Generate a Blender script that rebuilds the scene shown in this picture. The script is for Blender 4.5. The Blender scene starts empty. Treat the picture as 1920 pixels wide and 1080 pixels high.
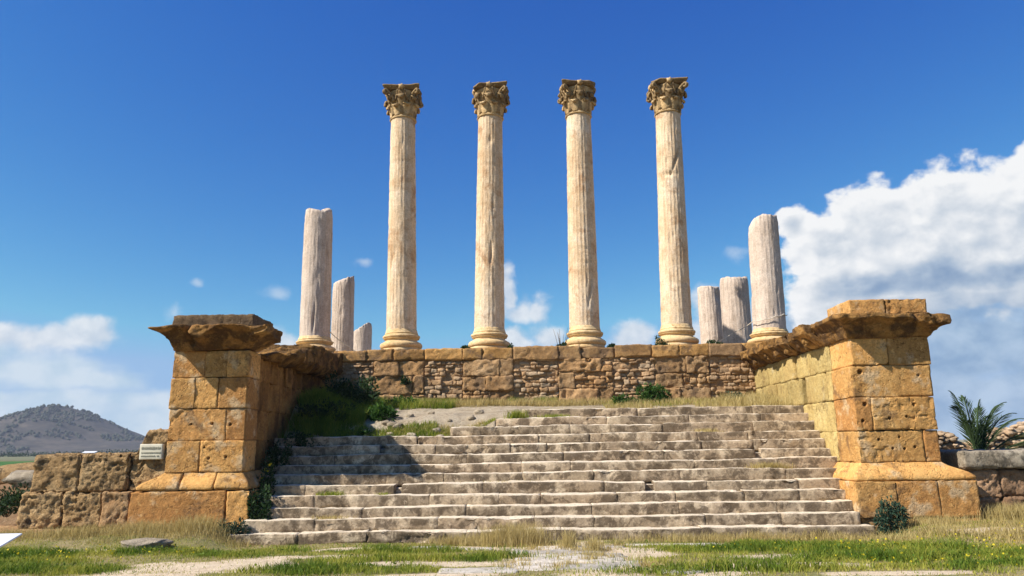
import bpy, math, random
import numpy as np
from mathutils import Vector, Matrix, Euler

R = math.radians
sc = bpy.context.scene
col = sc.collection

# ------------------------------------------------------------------ camera
cam_d = bpy.data.cameras.new('camera')
cam_d.sensor_width = 36.0
cam_d.lens = 1387.0 * 36.0 / 1920.0
cam_d.clip_end = 20000
cam = bpy.data.objects.new('camera', cam_d)
col.objects.link(cam)
cam.matrix_world = (Matrix.Translation((-0.5, 0, 1.6)) @ Matrix.Rotation(R(1.03), 4, 'Z')
                    @ Matrix.Rotation(R(90 + 12.05), 4, 'X') @ Matrix.Rotation(R(-0.85), 4, 'Z'))
sc.camera = cam

# ------------------------------------------------------------------ light
SUN = Vector((-0.68, -0.30, 0.67)).normalized()
SUN_EL = math.asin(SUN.z)
SUN_AZ = math.atan2(SUN.x, SUN.y)
sun_d = bpy.data.lights.new('sun', 'SUN')
sun_d.energy = 5.0
sun_d.angle = R(0.53)
sun_d.color = (1.0, 0.96, 0.90)
sun = bpy.data.objects.new('sun', sun_d)
col.objects.link(sun)
sun.rotation_euler = SUN.to_track_quat('Z', 'Y').to_euler()
sun.location = (-20, -10, 30)

sc.view_settings.view_transform = 'Standard'
sc.view_settings.look = 'None'
sc.view_settings.exposure = 0.67
sc.view_settings.gamma = 1.0
sc.cycles.use_denoising = True
sc.cycles.max_bounces = 6
sc.cycles.diffuse_bounces = 3
sc.cycles.transparent_max_bounces = 8
sc.cycles.volume_bounces = 0


# ------------------------------------------------------------------ node helpers
class NT:
    def __init__(s, tree):
        s.t = tree
        s.n = tree.nodes
        s.l = tree.links

    def new(s, typ, **kw):
        nd = s.n.new(typ)
        for k, v in kw.items():
            setattr(nd, k, v)
        return nd

    def set(s, sock, v):
        if hasattr(v, 'is_linked') or hasattr(v, 'links'):
            s.l.new(v, sock)
        else:
            sock.default_value = v

    def math(s, op, a, b=0.0, c=0.0, clamp=False):
        nd = s.new('ShaderNodeMath', operation=op, use_clamp=clamp)
        s.set(nd.inputs[0], a)
        s.set(nd.inputs[1], b)
        s.set(nd.inputs[2], c)
        return nd.outputs[0]

    def vmath(s, op, a, b=(0, 0, 0)):
        nd = s.new('ShaderNodeVectorMath', operation=op)
        s.set(nd.inputs[0], a)
        if op == 'SCALE':
            s.set(nd.inputs[3], b)
        else:
            s.set(nd.inputs[1], b)
        return nd.outputs['Value'] if op in ('LENGTH', 'DOT_PRODUCT') else nd.outputs['Vector']

    def noise(s, vec, scale, detail=4.0, rough=0.55, dist=0.0):
        nd = s.new('ShaderNodeTexNoise')
        s.l.new(vec, nd.inputs['Vector'])
        nd.inputs['Scale'].default_value = scale
        nd.inputs['Detail'].default_value = detail
        nd.inputs['Roughness'].default_value = rough
        nd.inputs['Distortion'].default_value = dist
        return nd.outputs['Fac']

    def voronoi(s, vec, scale, feature='F1', rnd=1.0):
        nd = s.new('ShaderNodeTexVoronoi', feature=feature)
        s.l.new(vec, nd.inputs['Vector'])
        nd.inputs['Scale'].default_value = scale
        nd.inputs['Randomness'].default_value = rnd
        return nd.outputs['Distance']

    def ramp(s, fac, stops, interp='LINEAR'):
        nd = s.new('ShaderNodeValToRGB')
        nd.color_ramp.interpolation = interp
        el = nd.color_ramp.elements
        while len(el) < len(stops):
            el.new(0.5)
        for e, (p, c) in zip(el, stops):
            e.position = p
            e.color = (c, c, c, 1) if isinstance(c, (int, float)) else (*c, 1)
        s.l.new(fac, nd.inputs[0])
        return nd.outputs[0]

    def mix(s, fac, a, b, typ='MIX'):
        nd = s.new('ShaderNodeMix', data_type='RGBA', blend_type=typ)
        s.set(nd.inputs[0], fac)
        for i, v in ((6, a), (7, b)):
            if isinstance(v, tuple):
                nd.inputs[i].default_value = (*v, 1) if len(v) == 3 else v
            else:
                s.l.new(v, nd.inputs[i])
        return nd.outputs[2]

    def smooth(s, v, a, b):
        nd = s.new('ShaderNodeMapRange', interpolation_type='SMOOTHSTEP')
        s.set(nd.inputs[0], v)
        nd.inputs[1].default_value = a
        nd.inputs[2].default_value = b
        return nd.outputs[0]

    def scaled(s, vec, sx, sy, sz):
        nd = s.new('ShaderNodeMapping')
        s.l.new(vec, nd.inputs[0])
        nd.inputs['Scale'].default_value = (sx, sy, sz)
        return nd.outputs[0]


# ------------------------------------------------------------------ sky and clouds (world)
world = bpy.data.worlds.new('World')
sc.world = world
world.use_nodes = True
N = NT(world.node_tree)
N.n.clear()
out = N.new('ShaderNodeOutputWorld')
bg = N.new('ShaderNodeBackground')
bg.inputs['Strength'].default_value = 0.08
N.l.new(bg.outputs[0], out.inputs[0])
sky = N.new('ShaderNodeTexSky', sky_type='NISHITA')
sky.sun_disc = False
sky.sun_elevation = SUN_EL
sky.sun_rotation = SUN_AZ
sky.altitude = 200
sky.air_density = 1.0
sky.dust_density = 0.3
sky.ozone_density = 3.0
ss = N.new('ShaderNodeSeparateColor')       # the camera's rendering of the sky: deeper, more saturated blue
N.l.new(sky.outputs[0], ss.inputs[0])
sj = N.new('ShaderNodeCombineColor')
for k_, (g_, m_) in enumerate(((2.05, 0.205), (1.443, 0.515), (0.639, 1.96))):
    N.l.new(N.math('MINIMUM', N.math('MULTIPLY', N.math('POWER', ss.outputs[k_], g_), m_), (2.3, 3.9, 6.3)[k_]), sj.inputs[k_])
skycol = sj.outputs[0]
tc = N.new('ShaderNodeTexCoord')
nrm = N.vmath('NORMALIZE', tc.outputs['Generated'])
sep = N.new('ShaderNodeSeparateXYZ')
N.l.new(nrm, sep.inputs[0])
az = N.math('MULTIPLY', N.math('ARCTAN2', sep.outputs[0], sep.outputs[1]), 57.2958)
elv = N.math('MULTIPLY', N.math('ARCSINE', sep.outputs[2]), 57.2958)
cmb = N.new('ShaderNodeCombineXYZ')
N.l.new(az, cmb.inputs[0])
N.l.new(elv, cmb.inputs[1])
pos = cmb.outputs[0]

# (azimuth, elevation, radius az, radius el) in degrees
CUMULUS = [(33.5, 12.0, 8.0, 4.2), (23.0, 10.8, 3.0, 2.4), (26.4, 14.0, 4.6, 4.2), (31.0, 14.2, 5.4, 4.6), (35.8, 14.0, 4.8, 4.5), (22.6, 13.0, 3.4, 2.9), (41, 13.2, 6, 5.4),
           (29.5, 11.3, 7.5, 2.9), (24.5, 10.0, 5.5, 3.0), (20.8, 15.4, 1.5, 1.6), (48, 12, 7, 6)]
CUM_DARK = [(31, 8.3, 10.5, 1.9), (37, 8.0, 9, 2.2), (26, 8.6, 4.5, 0.9), (30, 10.5, 9, 1.0)]
PUFFS = [(-1.3, 11.9, 0.9, 2.0), (-0.4, 10.4, 1.7, 1.6), (0.9, 10.3, 1.3, 1.3), (1.7, 8.2, 1.7, 1.3), (-1.4, 7.8, 2.4, 1.2), (8.0, 7.9, 2.6, 1.4),
         (14.2, 9.6, 1.8, 2.2), (13.8, 7.8, 2.6, 1.6), (-3.0, 9.2, 0.8, 1.4),
         (-33.6, 7.3, 2.9, 1.3), (-30.9, 7.7, 2.5, 1.35), (-36.5, 7.4, 2.6, 1.2), (-19.0, 8.0, 1.9, 1.5), (-41, 8, 3, 2),
         ]
WISPS = [(-12.8, 14.1, 1.0, 0.6), (-19.1, 11.6, 1.7, 0.9), (-24.6, 11.8, 0.9, 0.55), (16.4, 13.8, 1.8, 0.8), (-26, 9.5, 1.0, 0.8)]
VEIL = [(29.5, 7.2, 10, 2.6), (36, 6.5, 8, 3.0), (-33.5, 5.0, 6.0, 1.7), (-30.2, 4.6, 3.6, 1.2), (-33, 2.8, 9, 1.7), (-25, 2.6, 9, 1.5), (31.0, 5.6, 6.5, 2.2), (30, 3.0, 12, 2.3), (37, 4.5, 9, 4.0),
        (0, 0.5, 90, 3.0), (-38.0, 6.0, 5, 2.0), (18, 8.2, 5, 1.6)]
wn = N.new('ShaderNodeTexNoise')
N.l.new(pos, wn.inputs['Vector'])
wn.inputs['Scale'].default_value = 0.28
wn.inputs['Detail'].default_value = 5
warp = N.vmath('SCALE', N.vmath('SUBTRACT', wn.outputs['Color'], (0.5, 0.5, 0.5)), 2.6)
posw = N.vmath('ADD', pos, warp)


def blobs(lst, p):
    acc = None
    for (a, e, ra, re) in lst:
        d = N.vmath('MULTIPLY', N.vmath('SUBTRACT', p, (a, e, 0)), (1 / ra, 1 / re, 0))
        v = N.math('SUBTRACT', 1.0, N.vmath('LENGTH', d))
        acc = v if acc is None else N.math('SMOOTH_MAX', acc, v, 0.12)
    return acc


flat = N.scaled(pos, 1.0, 1.25, 1.0)
n1 = N.noise(flat, 0.40, 7, 0.52, 0.15)
flat2 = N.vmath('ADD', flat, (-0.45, 0.75, 0.0))
n2 = N.noise(flat2, 0.40, 7, 0.52, 0.15)
n3 = N.noise(N.scaled(pos, 0.55, 1.4, 1.0), 0.35, 6, 0.55)
relief = N.math('SUBTRACT', n1, n2)
cum = N.math('ADD', blobs(CUMULUS, posw), N.math('MULTIPLY', N.math('SUBTRACT', n1, 0.5), 1.1))
cum_m = N.smooth(cum, -0.02, 0.17)
dark = N.smooth(N.math('ADD', blobs(CUM_DARK, posw), N.math('MULTIPLY', N.math('SUBTRACT', n3, 0.5), 0.9)), -0.35, 0.95)
thick = N.smooth(cum, 0.05, 0.95)
lit = N.math('ADD', N.math('MULTIPLY', relief, 1.15), N.math('SUBTRACT', 1.0, N.math('MULTIPLY', thick, 0.34)))
lit = N.math('SUBTRACT', lit, N.math('MULTIPLY', dark, 0.68), clamp=True)
cumcol = N.ramp(lit, [(0.0, (1.8, 2.7, 4.1)), (0.30, (3.1, 3.9, 5.0)), (0.62, (5.0, 5.45, 6.0)), (0.92, (7.3, 7.35, 7.4))])
pf = N.math('ADD', blobs(PUFFS, posw), N.math('MULTIPLY', N.math('SUBTRACT', n1, 0.52), 1.3))
pf_m = N.math('MULTIPLY', N.smooth(pf, -0.05, 0.60), 0.84)
pflit = N.math('ADD', N.math('MULTIPLY', relief, 1.6), 0.72, clamp=True)
pfcol = N.ramp(pflit, [(0.0, (3.9, 4.6, 5.6)), (0.6, (5.4, 5.8, 6.3)), (1.0, (7.0, 7.1, 7.2))])
vl = N.math('ADD', blobs(VEIL, posw), N.math('MULTIPLY', N.math('SUBTRACT', n3, 0.5), 1.5))
vl_m = N.math('MULTIPLY', N.smooth(vl, -0.15, 0.65), 0.85)
vside = N.smooth(az, 8.0, 24.0)             # the right-hand veil lies under the big cloud and is greyer
vlcol = N.mix(vside, N.ramp(n1, [(0.30, (3.6, 4.9, 6.0)), (0.60, (5.6, 6.3, 6.8))]), N.ramp(n1, [(0.34, (1.7, 2.75, 4.2)), (0.66, (3.7, 4.7, 5.8))]))
c = N.mix(vl_m, skycol, vlcol)
ws = N.math('ADD', blobs(WISPS, posw), N.math('MULTIPLY', N.math('SUBTRACT', n1, 0.55), 1.8))
c = N.mix(N.math('MULTIPLY', N.smooth(ws, 0.05, 0.9), 0.42), c, (6.2, 6.6, 7.0))
c = N.mix(pf_m, c, pfcol)
c = N.mix(cum_m, c, cumcol)
N.l.new(c, bg.inputs['Color'])

# ------------------------------------------------------------------ numpy noise
_rng = np.random.RandomState(7)
_PERM = _rng.permutation(4096)
_VAL = _rng.rand(4096) * 2 - 1


def vnoise(P):
    P = np.asarray(P, float)
    I = np.floor(P).astype(np.int64)
    f = P - I
    f = f * f * f * (f * (f * 6 - 15) + 10)

    def h(i, j, k):
        return _VAL[_PERM[(_PERM[(_PERM[i & 4095] + j) & 4095] + k) & 4095]]
    x, y, z = I[..., 0], I[..., 1], I[..., 2]
    u, v, w = f[..., 0], f[..., 1], f[..., 2]
    a = h(x, y, z) * (1 - u) + h(x + 1, y, z) * u
    b = h(x, y + 1, z) * (1 - u) + h(x + 1, y + 1, z) * u
    c_ = h(x, y, z + 1) * (1 - u) + h(x + 1, y, z + 1) * u
    d = h(x, y + 1, z + 1) * (1 - u) + h(x + 1, y + 1, z + 1) * u
    return (a * (1 - v) + b * v) * (1 - w) + (c_ * (1 - v) + d * v) * w


def fbm(P, octv=3):
    s, a, t = 0.0, 1.0, 0.0
    for o in range(octv):
        s = s + a * vnoise(P * (2.03 ** o) + 17.3 * o)
        t += a
        a *= 0.5
    return s / t


def sstep(a, b, x):
    t = np.clip((x - a) / (b - a), 0, 1)
    return t * t * (3 - 2 * t)


# ------------------------------------------------------------------ mesh builder
class MB:
    """collects shapes; build() links them as ONE mesh object"""

    def __init__(s):
        s.v, s.f, s.t, s.n = [], [], [], 0

    def add(s, V, faces, tone=0.5):
        V = np.asarray(V, float).reshape(-1, 3)
        s.v.append(V)
        for F in (faces if isinstance(faces, list) else [faces]):
            F = np.asarray(F, np.int64)
            if len(F):
                s.f.append(F + s.n)
        t = np.full(len(V), tone) if np.isscalar(tone) else np.asarray(tone, float)
        s.t.append(t)
        s.n += len(V)

    def build(s, name, mat, parent=None, smooth=True, xf=None):
        V = np.concatenate(s.v)
        if xf is not None:
            V = xf(V)
        me = bpy.data.meshes.new(name)
        me.vertices.add(len(V))
        me.vertices.foreach_set('co', V.astype(np.float32).ravel())
        loops = np.concatenate([F.ravel() for F in s.f])
        tot = np.concatenate([np.full(len(F), F.shape[1]) for F in s.f])
        st = np.concatenate([[0], np.cumsum(tot)[:-1]])
        me.loops.add(len(loops))
        me.loops.foreach_set('vertex_index', loops.astype(np.int32))
        me.polygons.add(len(tot))
        me.polygons.foreach_set('loop_start', st.astype(np.int32))
        me.polygons.foreach_set('use_smooth', np.full(len(tot), smooth))
        at = me.attributes.new('tone', 'FLOAT', 'POINT')
        at.data.foreach_set('value', np.concatenate(s.t).astype(np.float32))
        me.update(calc_edges=True)
        me.validate()
        me.materials.append(mat)
        o = bpy.data.objects.new(name, me)
        col.objects.link(o)
        if parent is not None:
            o.parent = parent
            if parent.parent is None and parent.get('fixed'):     # parts modelled in world coordinates
                o.matrix_parent_inverse = Matrix.Translation(-parent.location)
        return o


def tag(o, label=None, cat=None, group=None, kind='thing'):
    if label:
        o['label'] = label
    if cat:
        o['category'] = cat
    if group:
        o['group'] = group
    o['kind'] = kind
    return o


def thing(name, loc, label, cat, group=None, fixed=True):
    """an Empty at the base of a thing; fixed: its parts are modelled in world coordinates"""
    o = bpy.data.objects.new(name, None)
    o.empty_display_size = 0.2
    col.objects.link(o)
    o.location = loc
    if fixed:
        o['fixed'] = 1
    return tag(o, label, cat, group)


def quads_grid(ID, flip=False):
    a, b, c_, d = ID[:-1, :-1], ID[1:, :-1], ID[1:, 1:], ID[:-1, 1:]
    F = np.stack([a, b, c_, d], -1).reshape(-1, 4)
    return F[:, ::-1] if flip else F


def box_lattice(xs, ys, zs):
    nx, ny, nz = len(xs), len(ys), len(zs)
    ID = np.arange(nx * ny * nz).reshape(nx, ny, nz)
    F = np.concatenate([quads_grid(ID[:, :, -1]), quads_grid(ID[:, :, 0], True), quads_grid(ID[-1]), quads_grid(ID[0], True),
                        quads_grid(ID[:, -1, :], True), quads_grid(ID[:, 0, :])])
    used, inv = np.unique(F, return_inverse=True)
    F = inv.reshape(F.shape)
    i, j, k = used // (ny * nz), (used // nz) % ny, used % nz
    return np.stack([np.asarray(xs)[i], np.asarray(ys)[j], np.asarray(zs)[k]], 1), F


def axis(a, b, r, res):
    L = b - a
    r = min(r, L * 0.45)
    n = max(1, int(round((L - 2 * r) / res)))
    return np.concatenate([[a, a + r * 0.4], np.linspace(a + r, b - r, n + 1), [b - r * 0.4, b]])


def block(mb, x0, x1, y0, y1, z0, z1, r=0.03, res=0.08, amp=0.012, freq=3.0, chip=0.02, pit=0.0, pitf=6.0, tone=None, rot=None, seed=None,
          streak=0.0, warp=None, dents=()):
    """one worn stone block: rounded edges, noise relief, chipped arrises, weathering pits"""
    xs, ys, zs = axis(x0, x1, r, res), axis(y0, y1, r, res), axis(z0, z1, r, res)
    for (dx_, dz_, dr_, dd_) in dents:
        k_ = np.array([-1.0, -0.72, -0.4, 0, 0.4, 0.72, 1.0]) * dr_
        xs = np.unique(np.concatenate([xs, np.clip(dx_ + k_, x0 + r, x1 - r)]))
        zs = np.unique(np.concatenate([zs, np.clip(dz_ + k_, z0 + r, z1 - r)]))
    P, F = box_lattice(xs, ys, zs)
    lo = np.array([x0, y0, z0]) + np.minimum(r, 0.45 * np.array([x1 - x0, y1 - y0, z1 - z0]))
    hi = np.array([x1, y1, z1]) - np.minimum(r, 0.45 * np.array([x1 - x0, y1 - y0, z1 - z0]))
    inner = np.clip(P, lo, hi)
    d = P - inner
    ln = np.linalg.norm(d, axis=1, keepdims=True)
    n = d / np.maximum(ln, 1e-9)
    rr = np.abs(d).max(1, keepdims=True)
    edge = 1 - np.abs(n).max(1)
    P = inner + n * rr
    sd = random.uniform(0, 500) if seed is None else seed
    Q = P + sd
    h = amp * fbm(Q * freq, 3) + amp * 0.5 * vnoise(Q * freq * 5)
    h = h - chip * np.clip(edge * 3.0, 0, 1) * np.clip(0.35 + 1.3 * fbm(Q * 2.2 + 40, 2), 0, 2)
    if pit:
        pn = vnoise(Q * pitf + 91) * 0.6 + vnoise(Q * pitf * 2.1 + 33) * 0.4
        pm = np.clip(0.5 + 1.2 * vnoise(Q * 1.1 + 7), 0, 1)
        h = h - pit * pm ** 1.5 * sstep(0.16, 0.34, pn) * (0.5 + vnoise(Q * 0.7 + 3))
    if streak:
        sv = P * np.array([3.0, 2.6, 0.22]) + 13
        h = h + streak * (0.35 - 1.6 * np.abs(fbm(sv, 3))) * (0.3 + 0.7 * (np.abs(n[:, 0]) > 0.5))
    for (dx_, dz_, dr_, dd_) in dents:      # drilled holes in the front face
        q_ = np.hypot(P[:, 0] - dx_, P[:, 2] - dz_) / dr_
        h = np.where(n[:, 1] < -0.9, h - dd_ * sstep(1.0, 0.62, q_), h)
    P = P + n * h[:, None]
    if rot is not None:
        c0 = np.array([(x0 + x1) / 2, (y0 + y1) / 2, (z0 + z1) / 2])
        M = np.array(Euler(rot).to_matrix())
        P = (P - c0) @ M.T + c0
    if warp is not None:
        P = warp(P)
    mb.add(P, F, random.random() if tone is None else tone)


def tube(mb, pts, rad, seg=8, tone=0.5, cap=True):
    pts = [Vector(p) for p in pts]
    n = len(pts)
    rad = [rad] * n if np.isscalar(rad) else rad
    V = []
    up = Vector((0, 0, 1))
    prev = None
    for i, p in enumerate(pts):
        d = (pts[min(i + 1, n - 1)] - pts[max(i - 1, 0)]).normalized()
        if prev is None:
            ref = up if abs(d.z) < 0.9 else Vector((1, 0, 0))
            a = d.cross(ref).normalized()
        else:
            a = (prev - d * prev.dot(d)).normalized()
        b = d.cross(a)
        prev = a
        for k in range(seg):
            t = 2 * math.pi * k / seg
            V.append(p + (a * math.cos(t) + b * math.sin(t)) * rad[i])
    F = []
    for i in range(n - 1):
        for k in range(seg):
            k2 = (k + 1) % seg
            F.append((i * seg + k, i * seg + k2, (i + 1) * seg + k2, (i + 1) * seg + k))
    fs = [np.array(F)]
    if cap:
        fs.append(np.array([list(range(seg))[::-1], [(n - 1) * seg + k for k in range(seg)]]))
    mb.add(np.array([list(v) for v in V]), fs, tone)


def leaves(mb, C, size, rs, tone=None, up=0.3, aspect=0.45, out=None):
    """leaf-sized folded quads at the points C"""
    n = len(C)
    d = rs.randn(n, 3)
    if out is not None:
        d = d * 0.7 + out
    d[:, 2] += up
    d /= np.linalg.norm(d, axis=1, keepdims=True)
    s = np.cross(d, rs.randn(n, 3))
    s /= np.linalg.norm(s, axis=1, keepdims=True) + 1e-9
    L = size * (0.6 + 0.8 * rs.rand(n, 1))
    W = L * aspect
    nn = np.cross(d, s)
    V = np.stack([C, C + d * L * 0.5 + s * W * 0.5 + nn * W * 0.12, C + d * L, C + d * L * 0.5 - s * W * 0.5 + nn * W * 0.12], 1).reshape(-1, 3)
    i = np.arange(n)[:, None] * 4
    F = np.concatenate([i + np.array([[0, 1, 2]]), i + np.array([[0, 2, 3]])])
    t = rs.rand(n) if tone is None else tone
    mb.add(V, F, np.repeat(t, 4))


def blades(mb, X, Y, Z, H, W, rs, tone, lean=0.5):
    n = len(X)
    a = rs.rand(n) * 6.283
    b = rs.rand(n) * 6.283
    lx, ly = np.cos(a) * H * lean * rs.rand(n), np.sin(a) * H * lean * rs.rand(n)
    wx, wy = np.cos(b) * W * 0.5, np.sin(b) * W * 0.5
    base = np.stack([X, Y, Z], 1)
    w = np.stack([wx, wy, 0 * wx], 1)
    mid = base + np.stack([lx * 0.35, ly * 0.35, H * 0.6], 1)
    tip = base + np.stack([lx, ly, H], 1)
    V = np.stack([base - w, base + w, mid + w * 0.7, mid - w * 0.7, tip], 1).reshape(-1, 3)
    i = np.arange(n)[:, None] * 5
    mb.add(V, [i + np.array([[0, 1, 2, 3]]), i + np.array([[3, 2, 4]])], np.repeat(tone, 5))


# ------------------------------------------------------------------ materials
def base_mat(name):
    m = bpy.data.materials.new(name)
    m.use_nodes = True
    n = NT(m.node_tree)
    b = n.n['Principled BSDF']
    b.inputs['Roughness'].default_value = 0.92
    b.inputs['Specular IOR Level'].default_value = 0.15
    t = n.new('ShaderNodeTexCoord')
    oi = n.new('ShaderNodeObjectInfo')
    v = n.vmath('ADD', t.outputs['Object'], n.vmath('SCALE', (1.0, 0.7, 0.4), N_rand(n, oi)))
    at = n.new('ShaderNodeAttribute', attribute_name='tone')
    return m, n, b, v, at.outputs['Fac']


def N_rand(n, oi):
    return n.math('MULTIPLY', oi.outputs['Random'], 37.0)


def stone(name, ramp, stain=None, stain_rng=(0.5, 0.65), stain_scale=1.3, pits=9.0, pit_depth=0.02, bump=0.02, scale=1.4, tone=(0.72, 1.22),
          hue=None, fine=22.0, streak_scale=(5.0, 5.0, 0.45), streak=None, streak_amt=0.5, pale=None, pale_rng=(0.58, 0.72), stain_amt=0.8, tread=None, gain=(0.80, 0.77, 0.72), speck=0.5, speck_scale=13.0):
    G_ = lambda q: None if q is None else tuple(min(0.85, a * b_) for a, b_ in zip(q, gain))
    ramp, stain, hue, pale, streak = [G_(q) for q in ramp], G_(stain), G_(hue), G_(pale), G_(streak)
    m, n, b, v, t = base_mat(name)
    big = n.noise(v, scale, 6, 0.62, 0.3)
    med = n.noise(v, scale * 5.5, 5, 0.65)
    fin = n.noise(v, fine, 4, 0.7)
    mixf = n.math('ADD', n.math('MULTIPLY', big, 0.62), n.math('MULTIPLY', med, 0.38))
    k = len(ramp)
    c = n.ramp(mixf, [(0.32 + 0.36 * i / (k - 1), cc) for i, cc in enumerate(ramp)])
    c = n.mix(1.0, c, n.ramp(t, [(0.0, tone[0]), (1.0, tone[1])]), 'MULTIPLY')
    if hue is not None:     # some blocks of another bed colour
        tt = n.math('FRACT', n.math('MULTIPLY', t, 7.31))
        c = n.mix(n.math('MULTIPLY', n.smooth(tt, 0.45, 0.95), 0.75), c, hue)
    if pale is not None:
        pn = n.noise(n.vmath('ADD', v, (9, 4, 2)), scale * 1.7, 5, 0.6)
        c = n.mix(n.math('MULTIPLY', n.smooth(pn, *pale_rng), 0.8), c, pale)
    if streak is not None:
        sn = n.noise(n.scaled(v, *streak_scale), 1.6, 5, 0.65)
        c = n.mix(n.math('MULTIPLY', n.smooth(sn, 0.48, 0.70), streak_amt), c, streak)
    if stain is not None:
        s1 = n.noise(n.vmath('ADD', v, (3, 8, 5)), stain_scale, 7, 0.68, 0.4)
        c = n.mix(n.math('MULTIPLY', n.smooth(s1, *stain_rng), stain_amt), c, stain)
    if speck:                   # crusts and cavities weathered dark, irregularly scattered
        k1 = n.noise(n.vmath('ADD', v, (21, 3, 8)), speck_scale, 6, 0.7, 0.5)
        k2 = n.smooth(n.noise(n.vmath('ADD', v, (2, 31, 8)), scale * 1.2, 4, 0.6), 0.36, 0.62)
        c = n.mix(n.math('MULTIPLY', n.math('MULTIPLY', n.smooth(k1, 0.52, 0.66), k2), speck), c, tuple(x * 0.34 for x in ramp[0]))
        k3 = n.noise(n.vmath('ADD', v, (5, 13, 28)), speck_scale * 0.7, 6, 0.7, 0.4)
        c = n.mix(n.math('MULTIPLY', n.smooth(k3, 0.56, 0.70), speck * 0.8), c, tuple(min(0.8, x * 1.22) for x in ramp[-1]))
    if tread is not None:       # upward-facing surfaces are mixed towards a paler colour
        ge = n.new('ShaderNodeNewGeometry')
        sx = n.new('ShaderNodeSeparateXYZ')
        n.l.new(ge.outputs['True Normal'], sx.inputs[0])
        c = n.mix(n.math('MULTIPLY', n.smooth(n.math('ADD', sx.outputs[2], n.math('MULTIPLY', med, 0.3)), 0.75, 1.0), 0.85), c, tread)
    c = n.mix(0.6, c, n.ramp(fin, [(0.3, 0.60), (0.7, 1.3)]), 'MULTIPLY')
    n.l.new(c, b.inputs['Base Color'])
    gr = n.noise(v, scale * 20.0, 6, 0.74, 0.2)
    h = n.math('ADD', n.math('ADD', n.math('MULTIPLY', med, 0.55), n.math('MULTIPLY', fin, 0.30)), n.math('MULTIPLY', gr, 0.8))
    if pits:
        vd = n.voronoi(n.vmath('ADD', v, n.vmath('SCALE', n_color(n, v, 6.0), 0.06)), pits)
        pm = n.smooth(n.noise(v, scale * 1.6, 3), 0.42, 0.6)
        hole = n.math('MULTIPLY', n.math('SUBTRACT', 1.0, n.smooth(vd, 0.16, 0.30)), pm)
        vd2 = n.voronoi(v, pits * 2.6)
        hole = n.math('ADD', hole, n.math('MULTIPLY', n.math('SUBTRACT', 1.0, n.smooth(vd2, 0.14, 0.30)), n.math('MULTIPLY', pm, 0.6)))
        h = n.math('SUBTRACT', h, n.math('MULTIPLY', hole, pit_depth / bump * 0.5))
    bp = n.new('ShaderNodeBump')
    bp.inputs['Strength'].default_value = 0.9
    bp.inputs['Distance'].default_value = bump
    n.l.new(h, bp.inputs['Height'])
    n.l.new(bp.outputs[0], b.inputs['Normal'])
    return m


def n_color(n, v, scale):
    nd = n.new('ShaderNodeTexNoise')
    n.l.new(v, nd.inputs['Vector'])
    nd.inputs['Scale'].default_value = scale
    return nd.outputs['Color']


def leafmat(name, ramp, trans=0.35):
    m, n, b, v, t = base_mat(name)
    nz = n.noise(v, 3.0, 3)
    f = n.math('ADD', n.math('MULTIPLY', t, 0.7), n.math('MULTIPLY', n.math('SUBTRACT', nz, 0.35), 0.8))
    k = len(ramp)
    c = n.ramp(f, [(i / (k - 1), cc) for i, cc in enumerate(ramp)])
    n.l.new(c, b.inputs['Base Color'])
    b.inputs['Roughness'].default_value = 0.6
    tr = n.new('ShaderNodeBsdfTranslucent')
    n.l.new(c, tr.inputs['Color'])
    mx = n.new('ShaderNodeMixShader')
    mx.inputs[0].default_value = trans
    n.l.new(b.outputs[0], mx.inputs[1])
    n.l.new(tr.outputs[0], mx.inputs[2])
    n.l.new(mx.outputs[0], n.n['Material Output'].inputs[0])
    return m


OCHRE = stone('ochre_sandstone', [(0.40, 0.225, 0.085), (0.57, 0.36, 0.145), (0.66, 0.47, 0.22)], stain=(0.17, 0.115, 0.07), stain_rng=(0.54, 0.66), stain_scale=1.9,
              hue=(0.40, 0.215, 0.085), pale=(0.60, 0.51, 0.37), pale_rng=(0.53, 0.66), pits=15.0, pit_depth=0.03, bump=0.030, gain=(1.0, 0.84, 0.65), stain_amt=0.75, speck=0.9, tone=(0.66, 1.24))
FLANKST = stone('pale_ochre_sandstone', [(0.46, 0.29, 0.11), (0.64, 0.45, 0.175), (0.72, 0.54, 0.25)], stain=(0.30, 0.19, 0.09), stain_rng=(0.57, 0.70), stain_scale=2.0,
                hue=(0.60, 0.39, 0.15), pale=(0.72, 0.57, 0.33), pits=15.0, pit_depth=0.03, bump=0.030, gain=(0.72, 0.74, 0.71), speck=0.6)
SHADEST = stone('shade_darkened_streaked_sandstone', [(0.26, 0.14, 0.055), (0.42, 0.24, 0.085), (0.52, 0.33, 0.13)], stain=(0.12, 0.07, 0.035), stain_rng=(0.50, 0.64),
                streak=(0.10, 0.055, 0.028), streak_amt=0.9, streak_scale=(2.2, 2.2, 0.18), pits=9.0, pit_depth=0.03, bump=0.035, gain=(0.78, 0.66, 0.53))  # weathered streaks, on a base colour darkened to deepen the flank's shade
OCHRE_DARK = stone('weathered_shade_darkened_cornice', [(0.24, 0.13, 0.05), (0.42, 0.25, 0.09), (0.55, 0.36, 0.15)], stain=(0.085, 0.055, 0.035), stain_rng=(0.43, 0.58), gain=(0.76, 0.66, 0.54),
                   stain_scale=2.6, pits=8.0, pit_depth=0.05, bump=0.05)  # weathering, plus shadow of the overhang painted in as a darker tone
WALLST = stone('podium_ashlar', [(0.38, 0.21, 0.095), (0.55, 0.34, 0.165), (0.64, 0.44, 0.25)], stain=(0.20, 0.135, 0.085), stain_rng=(0.52, 0.66), speck=0.8,
               hue=(0.52, 0.29, 0.12), pits=13.0, pit_depth=0.04, bump=0.035, stain_scale=2.2)
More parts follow.
